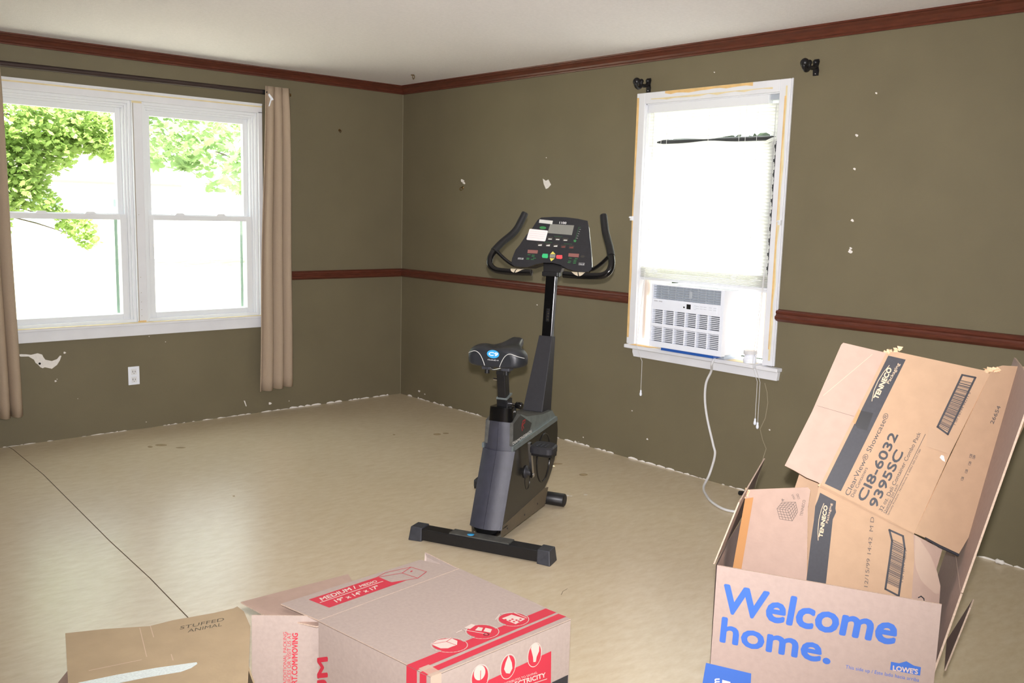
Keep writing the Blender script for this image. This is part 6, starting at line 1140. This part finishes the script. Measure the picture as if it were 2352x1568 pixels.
# ------------------------------------------------------------------ brown carton marked in pencil, strapping tape on its top
SB = thing('brown_carton', 'closed brown carton with pencilled writing and a strip of strapping tape', 'cardboard box', (-3.5310, -3.4554, 0), math.radians(-16.7268))
P = PR['stuffed_top']; m = MB(); m.sheet(P, 'kraft_dark', .004, 'torn'); m.build('top_flap', SB)
H_ = .304
for nm, a, b in (('back_wall', (.045, -.035), (.43, -.035)), ('side_wall', (.045, -.035), (.045, -.52)), ('far_side_wall', (.43, -.035), (.43, -.52)), ('front_wall', (.045, -.52), (.43, -.52))):
    a = Vector((*a, 0)); b = Vector((*b, 0)); n = (b - a).normalized().cross(Vector((0, 0, 1))); MB().prism([a, b, b + Vector((0, 0, H_)), a + Vector((0, 0, H_))], n * .004, 'kraft_dark').build(nm, SB)
MB().prism([(.043, -.10, .296), (-.015, -.185, .265), (-.01, -.30, .235), (.043, -.42, .296)], (0, 0, -.004), 'kraft_pink', 'torn').build('side_flap', SB)
# ------------------------------------------------------------------ outside the windows
struct(MB().box((-60, T + .01, -.75), (60, 120, -.6), 'lawn').box((T + .01, -60, -.75), (60, T, -.6), 'lawn').box((-60, -60, -.75), (XL - T - .01, T + .01, -.6), 'lawn').box((XL - T - .01, -60, -.75), (T + .01, YB - T - .01, -.6), 'lawn').build('lawn'))
LEAF = [(0, -.5), (.28, -.38), (.5, -.05), (.30, .05), (.34, .36), (.12, .24), (0, .55), (-.12, .24), (-.34, .36), (-.30, .05), (-.5, -.05), (-.28, -.38)]
def leaves(clusters, size, n, mt, seed):
    r = random.Random(seed); mb = MB()
    tot = sum(c_[3] ** 2 for c_ in clusters)
    for cx, cy, cz, rad, fl in clusters:
        for _ in range(int(n * rad ** 2 / tot)):
            while True:
                p = Vector((r.uniform(-1, 1), r.uniform(-1, 1), r.uniform(-1, 1)))
                if p.length < 1: break
            p = Vector((cx + p.x * rad, cy + p.y * rad * 1.2, cz + p.z * rad * fl)); s = size * r.uniform(.6, 1.2)
            q = Matrix.Rotation(r.uniform(0, 2 * PI), 3, 'Z') @ Matrix.Rotation(r.uniform(-1.0, 1.0), 3, 'X') @ Matrix.Rotation(r.uniform(-.8, .8), 3, 'Y')
            mb.add([p + q @ Vector((x * s, y * s, 0)) for x, y in LEAF], [list(range(12))], mt)
    return mb
def tree(name, label, trunk, clusters, size, n, mt, seed, trad=.16, group=None):
    t = thing(name, label, 'tree', trunk, 0, group); o = Vector(trunk)
    top = Vector((0, 0, max(c_[2] for c_ in clusters) - o.z - .3))
    MB().tube(smoothpath([(0, 0, 0), top * .4 + Vector((.05, .04, 0)), top * .8, top], 4), [trad * (1 - .7 * k / 12) for k in range(13)], 'bark', 10).build('trunk', t)
    b = MB()
    for i, (cx, cy, cz, rad, fl) in enumerate(clusters):
        e = Vector((cx, cy, cz)) - o; s = top * min(.9, max(.35, (e.z + .4) / top.z * .85)); md = s.lerp(e, .55) + Vector((0, 0, .25))
        P = smoothpath([s, md, e], 5); b.tube(P, [trad * .12 * (1 - .85 * k / (len(P) - 1)) for k in range(len(P))], 'bark', 6)
    b.build('branches', t)
    f_ = leaves([(c_[0] - o.x, c_[1] - o.y, c_[2] - o.z, c_[3], c_[4]) for c_ in clusters], size, n, mt, seed).build('foliage', t)
    return t
tree('maple_tree', 'green leafy maple tree on the lawn, filling the left half of the twin window', (-2.6, 7.4, -.6),
     [(-1.3, 6.0, 2.45, .55, .8), (-1.05, 6.0, 2.2, .40, .7), (-.45, 6.0, 2.3, .35, .7), (-1.38, 6.0, 1.62, .36, .8), (-1.05, 6.0, 1.48, .24, .7), (-1.45, 6.0, 1.40, .24, .7), (-1.25, 6.0, 1.82, .36, .7), (-.75, 6.0, 2.42, .50, .7), (-.35, 6.1, 2.50, .42, .7), (-1.35, 6.1, 1.95, .42, .8), (-.95, 6.0, 2.02, .34, .7), (-1.5, 6.1, 1.55, .33, .8), (-1.15, 6.0, 1.66, .22, .7), (-1.55, 6.2, 1.15, .24, .7), (-.62, 6.0, 1.16, .24, .6), (-.50, 6.05, 1.00, .16, .7), (-.85, 6.0, 1.32, .16, .5), (-.30, 6.0, 2.12, .20, .8), (-.62, 6.1, 2.15, .22, .6), (-2.2, 6.4, 2.2, .9, .8), (-2.0, 6.4, 1.3, .5, .8), (-3.2, 7.4, 3.2, 1.3, .8), (-1.6, 7.4, 3.6, 1.2, .7), (-.1, 7.0, 3.2, .7, .6)], .085, 19000, 'leaf', 11)
tree('young_tree', 'pale green tree farther off, seen in the top of the right pane', (1.2, 9.4, -.6),
     [(1.1, 8.5, 3.05, .42, .8), (1.55, 8.6, 2.95, .45, .7), (2.0, 8.7, 3.0, .40, .6), (1.25, 8.5, 2.45, .38, .8), (1.75, 8.6, 2.40, .30, .5), (2.4, 8.9, 2.9, .5, .7), (1.5, 9.0, 3.7, .9, .7)], .10, 2000, 'leaf_pale', 12, .10)
tree('distant_tree', 'faint tree far across the bright lawn beyond the right pane', (11.5, 26, -.6), [(10.5, 25, 3.2, 2.2, .6), (13.5, 26, 3.6, 2.0, .6), (8.5, 26, 3.4, 1.4, .6)], .5, 700, 'leaf_pale', 13, .3)
hs = thing('distant_house', 'faint pale house far behind the lawn, low in the twin window', 'house', (8.0, 40, -.6))
MB().box((-6, 0, 0), (6, 7, 2.9), 'siding').build('walls', hs); MB().prism([(-6.4, -.4, 2.9), (6.4, -.4, 2.9), (6.4, 3.5, 5.2), (-6.4, 3.5, 5.2)], (0, 0, .12), 'roof').build('roof', hs)
for x in (-4.4, -.5, 3.2): MB().box((x, -.03, 1.0), (x + 1.2, 0, 2.2), 'window_dark').build('window', hs)
tree('evergreen_tree', 'dark shrub outside the small window, glimpsed through the gaps in the blind', (3.4, .2, -.6), [(3.1, .2, 1.2, 1.2, 1.0), (3.2, .9, 2.4, 1.1, 1.0), (3.1, -.7, 2.4, 1.1, 1.0), (3.2, .2, 3.4, 1.1, .9), (3.0, -1.2, 1.0, .9, 1.0), (3.3, 1.8, 1.5, 1.0, 1.0)], .16, 5200, 'leaf_dark', 14, .15)
